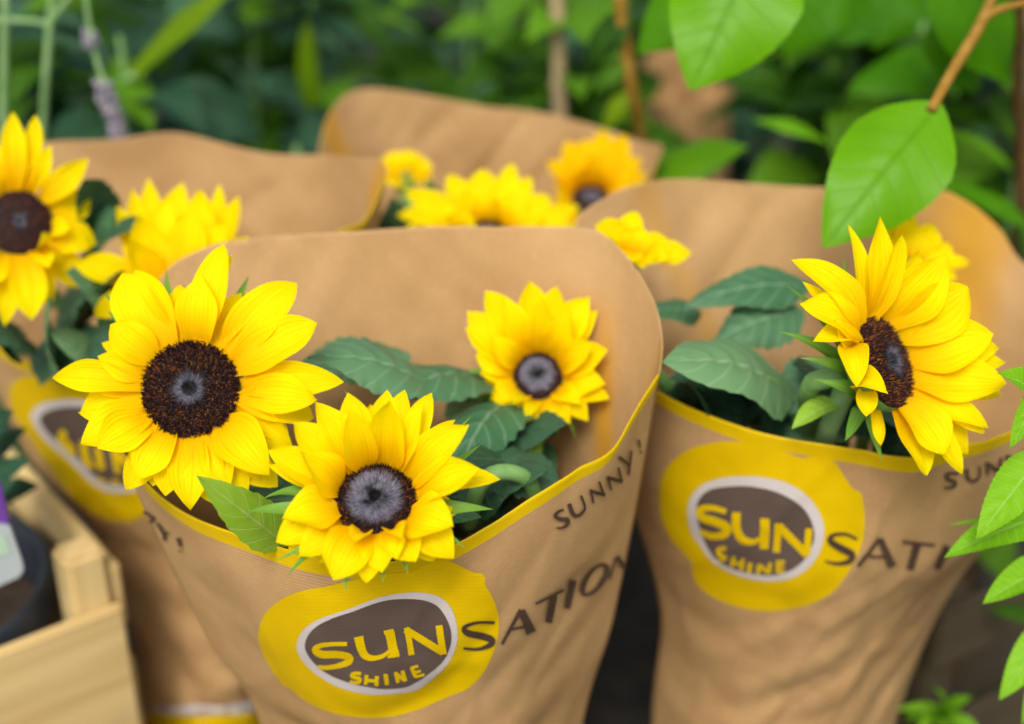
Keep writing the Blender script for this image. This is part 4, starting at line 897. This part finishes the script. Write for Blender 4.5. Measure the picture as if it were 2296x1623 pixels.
# ------------------------------------------------------------------ background plants
def proto(shape, W, n, nv=19, nu=9, ser=.0):
    V, F, UV = blade(Vector((0, 0, 0)), Vector((0, 1, 0)), Vector((0, 0, 1)), W, .12, .12, 0, .03, shape, n, nu, nv, .15, ser, 7, .012)
    return V, F, UV
PROTO = {}
def proto_mesh(shape, W, mat, k):
    key = (shape, W, mat, k)
    if key not in PROTO:
        V, F, UV = proto(shape, W, k * 2.3); PROTO[key] = mesh('leaf', V, F, M[mat], True, UV)
    return PROTO[key]
def place_leaf(root, org, p, dirn, up, L, shape, W, mat, k):
    y = dirn.normalized(); x = y.cross(up)
    if x.length < 1e-3: x = Vector((1, 0, 0))
    x.normalize(); z = x.cross(y)
    o = bpy.data.objects.new('leaf', proto_mesh(shape, W, mat, k)); COL.objects.link(o); o.parent = root
    o.matrix_local = Matrix.Translation(p - org) @ Matrix((x, y, z)).transposed().to_4x4() @ Matrix.Scale(L, 4)
def plant(label, px, Y, top, nl, L, mat, seed, group=None, shape='heart', W=.62, lean=(0, 0), bare=.25, stem='stem', spread=1.0):
    rnd = random.Random(seed); x = at(px, 150, Y).x; b = Vector((x, Y, 0)); root = empty('leafy_plant', b, label, 'plant', group)
    tip = b + Vector((lean[0], lean[1], top)); mid = b.lerp(tip, .5) + Vector((rnd.uniform(-.02, .02), rnd.uniform(-.02, .02), 0))
    V, F, UV = tube([b, mid, tip], [.005, .004, .002], 7, 16); obj('stem', V, F, M[stem], root, True, UV, b)
    for i in range(nl):
        s = bare + (1 - bare) * (i + rnd.random() * .6) / nl; p = (b.lerp(mid, s * 2) if s < .5 else mid.lerp(tip, s * 2 - 1))
        an = i * 2.4 + rnd.uniform(-.5, .5); el = rnd.uniform(-.55, .35)
        d = Vector((math.cos(an) * math.cos(el), math.sin(an) * math.cos(el), math.sin(el)))
        place_leaf(root, b, p + d * .025 * spread, d, Vector((rnd.uniform(-.4, .4), rnd.uniform(-.7, .1), 1)), L * rnd.uniform(.7, 1.2), shape, W, mat, rnd.randrange(2))
    return root
bgp = [(-60, 1.06, .60, 'bg_blue'), (120, 1.12, .62, 'bg_green'), (240, 1.04, .50, 'bg_blue'), (420, 1.10, .56, 'bg_blue'), (540, 1.25, .60, 'bg_blue'), (330, 1.30, .64, 'bg_green'), (670, 1.10, .47, 'bg_blue'), (160, 1.45, .68, 'bg_blue'),
       (760, 1.30, .58, 'bg_green'), (900, 1.22, .40, 'bg_blue'), (1010, 1.45, .54, 'bg_green'), (1130, 1.25, .54, 'bg_green'), (1320, 1.20, .60, 'bg_green'), (1180, 1.75, .60, 'bg_blue'), (1400, 1.55, .66, 'bg_blue'), (640, 1.7, .60, 'bg_blue'),
       (1800, 1.15, .58, 'bg_green'), (1900, 1.28, .62, 'bg_green'), (2030, 1.10, .58, 'bg_green'), (2170, 1.22, .66, 'bg_green'), (2310, 1.12, .62, 'bg_blue'), (1560, 1.7, .66, 'bg_green'), (2100, 1.55, .68, 'bg_green'), (1700, 1.62, .6, 'bg_blue'), (2370, 1.0, .5, 'bg_green'), (1960, 1.5, .66, 'bg_blue')]
def where(px, Y):
    for x, t in ((0, 'at the left picture edge behind the tall-petalled sunflower'), (200, 'behind the jointed stems at the upper left'), (300, 'around the lavender spike'), (380, 'behind the olive strap leaf'), (500, 'above the wavy rim of the left sleeve'), (600, 'right of the strap leaf'), (720, 'above the low dip where left and rear sleeves meet'), (850, 'above the rounded corner of the rear sleeve'), (960, 'above the flat middle of the rear sleeve'), (1100, 'left of the bamboo cane'),
                 (1250, 'touching the bamboo cane'), (1360, 'between the cane and the leaning brown stem'), (1500, 'behind the leaning brown stem'), (1650, 'behind the far paper sleeve'), (1760, 'under the hanging leaf at the top'), (1850, 'above the pale variegated plant'), (1960, 'left of the big drooping leaf'), (2080, 'behind the big drooping leaf'), (2150, 'behind the orange-brown branch'), (2250, 'beside the dark stem'), (9999, 'in the upper right corner')):
        if px < x: return t
for i, (px, Y, top, mt) in enumerate(bgp):
    tone = {'bg_blue': 'bluish-green', 'bg_green': 'fresh green'}[mt]; far = 'far ' if Y > 1.42 else ''
    plant(far + 'blurred ' + tone + ' leafy plant ' + where(px, Y), px, Y, top, 34, .088, mt, 40 + i, 'leafy plants behind the sleeves', lean=(random.uniform(-.05, .05), random.uniform(-.04, .04)), bare=.35)
plant('pale grey-green variegated plant behind the rim under the hanging leaf', 1790, 1.12, .44, 12, .09, 'bg_pale', 91, None, 'lance', .4)
plant('pale grey-green variegated plant near the dark stem at the right edge', 2260, 1.15, .52, 12, .09, 'bg_pale', 92, None, 'lance', .4)

def slim(name, label, cat, pts, radii, mat, group=None):
    dv = pts[0] - pts[1]; b = pts[0] + dv * (pts[0].z / -dv.z); V, F, UV = tube([b] + pts, radii, 8, 30)
    root = empty(name, b, label, cat, group); obj('stem', V, F, M[mat], root, True, UV, b); return root, b
cn, cb = slim('bamboo_cane', 'straight tan bamboo cane rising behind the rear sleeve', 'cane', [at(1256, 280, 1.15), at(1252, 130, 1.15), at(1247, -60, 1.15)], [.0062, .006, .006], 'cane')
for py in (-20, 190): 
    p = at(1251, py, 1.15); V, F, UV = tube([p - Vector((0, 0, .002)), p, p + Vector((0, 0, .002))], [.0062, .0072, .0062], 10, 6); obj('node', V, F, M['cane'], cn, True, UV, cb)
sn, sb = slim('young_stem', 'leaning orange-brown stem with a pale node next to the bamboo cane', 'stem', [at(1442, 330, 1.02), at(1418, 205, 1.0), at(1396, 60, 1.0), at(1386, -60, 1.0)], [.005, .0048, .0046], 'stem_brown')
leaf((sn, sb), (1412, 200, 1.0), (1350, 300, 1.0), 46, 'bg_lime', 'lance', n=(0, .5, .85))
leaf((sn, sb), (1405, 130, 1.0), (1330, 210, 1.0), 60, 'bg_green', 'lance', n=(0, .5, .85))
leaf((sn, sb), (1393, 40, 1.0), (1320, 150, 1.0), 90, 'bg_green', 'heart', n=(0, .5, .85))
gn, gb = slim('grass_plant', 'pale green jointed stems at the upper left corner', 'grass stems', [at(94, 320, .96), at(104, 160, .95), at(112, 50, .95), at(122, -60, .95)], [.0029, .0027, .0025], 'stem_pale')
twig((gn, gb), [at(108, 52, .95), at(50, 46, .95), at(-30, 44, .95)], [.0022, .002, .002], 'stem_pale', 'side_stem')
twig((gn, gb), [at(110, 50, .95), at(150, 0, .95), at(175, -40, .95)], [.0025, .002, .002], 'stem_pale', 'side_stem')
slim('grass_plant', 'single pale green stem along the left edge above the tall petals', 'grass stem', [at(4, 330, .95), at(8, 160, .95), at(12, -60, .95)], [.003, .0028, .0028], 'stem_pale')
ln, lb_ = slim('lavender', 'dried lavender stem with greyish lilac buds leaning behind the left sleeve', 'lavender', [at(275, 340, .93), at(240, 210, .92), at(205, 92, .92), at(188, -60, .92)], [.0022, .0018, .0016], 'stem_pale')
rnd = random.Random(5)
for (x0, y0, x1, y1, cnt, rr) in ((198, 80, 208, 104, 16, .0042), (228, 185, 272, 318, 80, .0048)):
    V, F = [], []
    for k in range(cnt):
        f = (k + .5) / cnt; p = at(x0 + (x1 - x0) * f, y0 + (y1 - y0) * f, .92); an = k * 2.4
        c = p + Vector((math.cos(an), math.sin(an), rnd.uniform(-.3, .6))) * rr * rnd.uniform(.6, 1.1); o = len(V); q = rr * rnd.uniform(.4, .62)
        V += [c + Vector(v) * q for v in ((1, 0, 0), (-1, 0, 0), (0, 1, 0), (0, -1, 0), (0, 0, 1.5), (0, 0, -1.2))]
        F += [(o + a, o + b, o + cc) for a, b, cc in ((0, 2, 4), (2, 1, 4), (1, 3, 4), (3, 0, 4), (2, 0, 5), (1, 2, 5), (3, 1, 5), (0, 3, 5))]
    o = obj('buds', V, F, M['lav'], ln, True, None, lb_); o['kind'] = 'stuff'
ip = at(300, 168, 1.05); ip.z = 0
iris = empty('strap_leaf_plant', ip, 'one long olive green strap leaf slanting up behind the left sleeve', 'plant'); IR = (iris, ip)
twig(IR, [ip, at(285, 330, 1.07), at(300, 168, 1.05)], [.004, .003, .003], 'stem_pale', 'stem')
leaf(IR, (298, 172, 1.05), (540, -40, 1.05), 62, 'bg_lime', 'strap', n=(-.2, .3, .9), arch=.04, cup=.1, ser=0)
leaf(IR, (700, 240, 1.2), (690, 40, 1.2), 50, 'bg_lime', 'strap', n=(-.2, .3, .9), arch=.04, cup=.1, ser=0)

# dense low greenery farther back that reads as one mass
rnd = random.Random(77); V, F, UV = [], [], []
for k in range(2600):
    x = rnd.uniform(-2.4, 2.4); y = rnd.uniform(1.7, 3.6); z = rnd.uniform(.02, .10 + .22 * (y - 1.5)) * (1 if noise.noise(Vector((x * 1.6, y * 1.6, 2))) > -.12 else .25)
    L = rnd.uniform(.06, .11); an = rnd.uniform(0, 6.3); el = rnd.uniform(-.5, .7); d = Vector((math.cos(an) * math.cos(el), math.sin(an) * math.cos(el), math.sin(el)))
    p = Vector((x, y, z)); v, f, uv = blade(p, p + d * L, Vector((rnd.uniform(-.4, .4), -.5, 1)), L * .5, .1, .1, shape='lance', nu=3, nv=5)
    o = len(V); V += v; UV += uv; F += [tuple(i + o for i in q) for q in f]
o = obj('undergrowth', V, F, M['under'], None, True, UV); tag(o, 'dense dark green undergrowth filling the shade far behind', 'undergrowth', None, 'stuff')
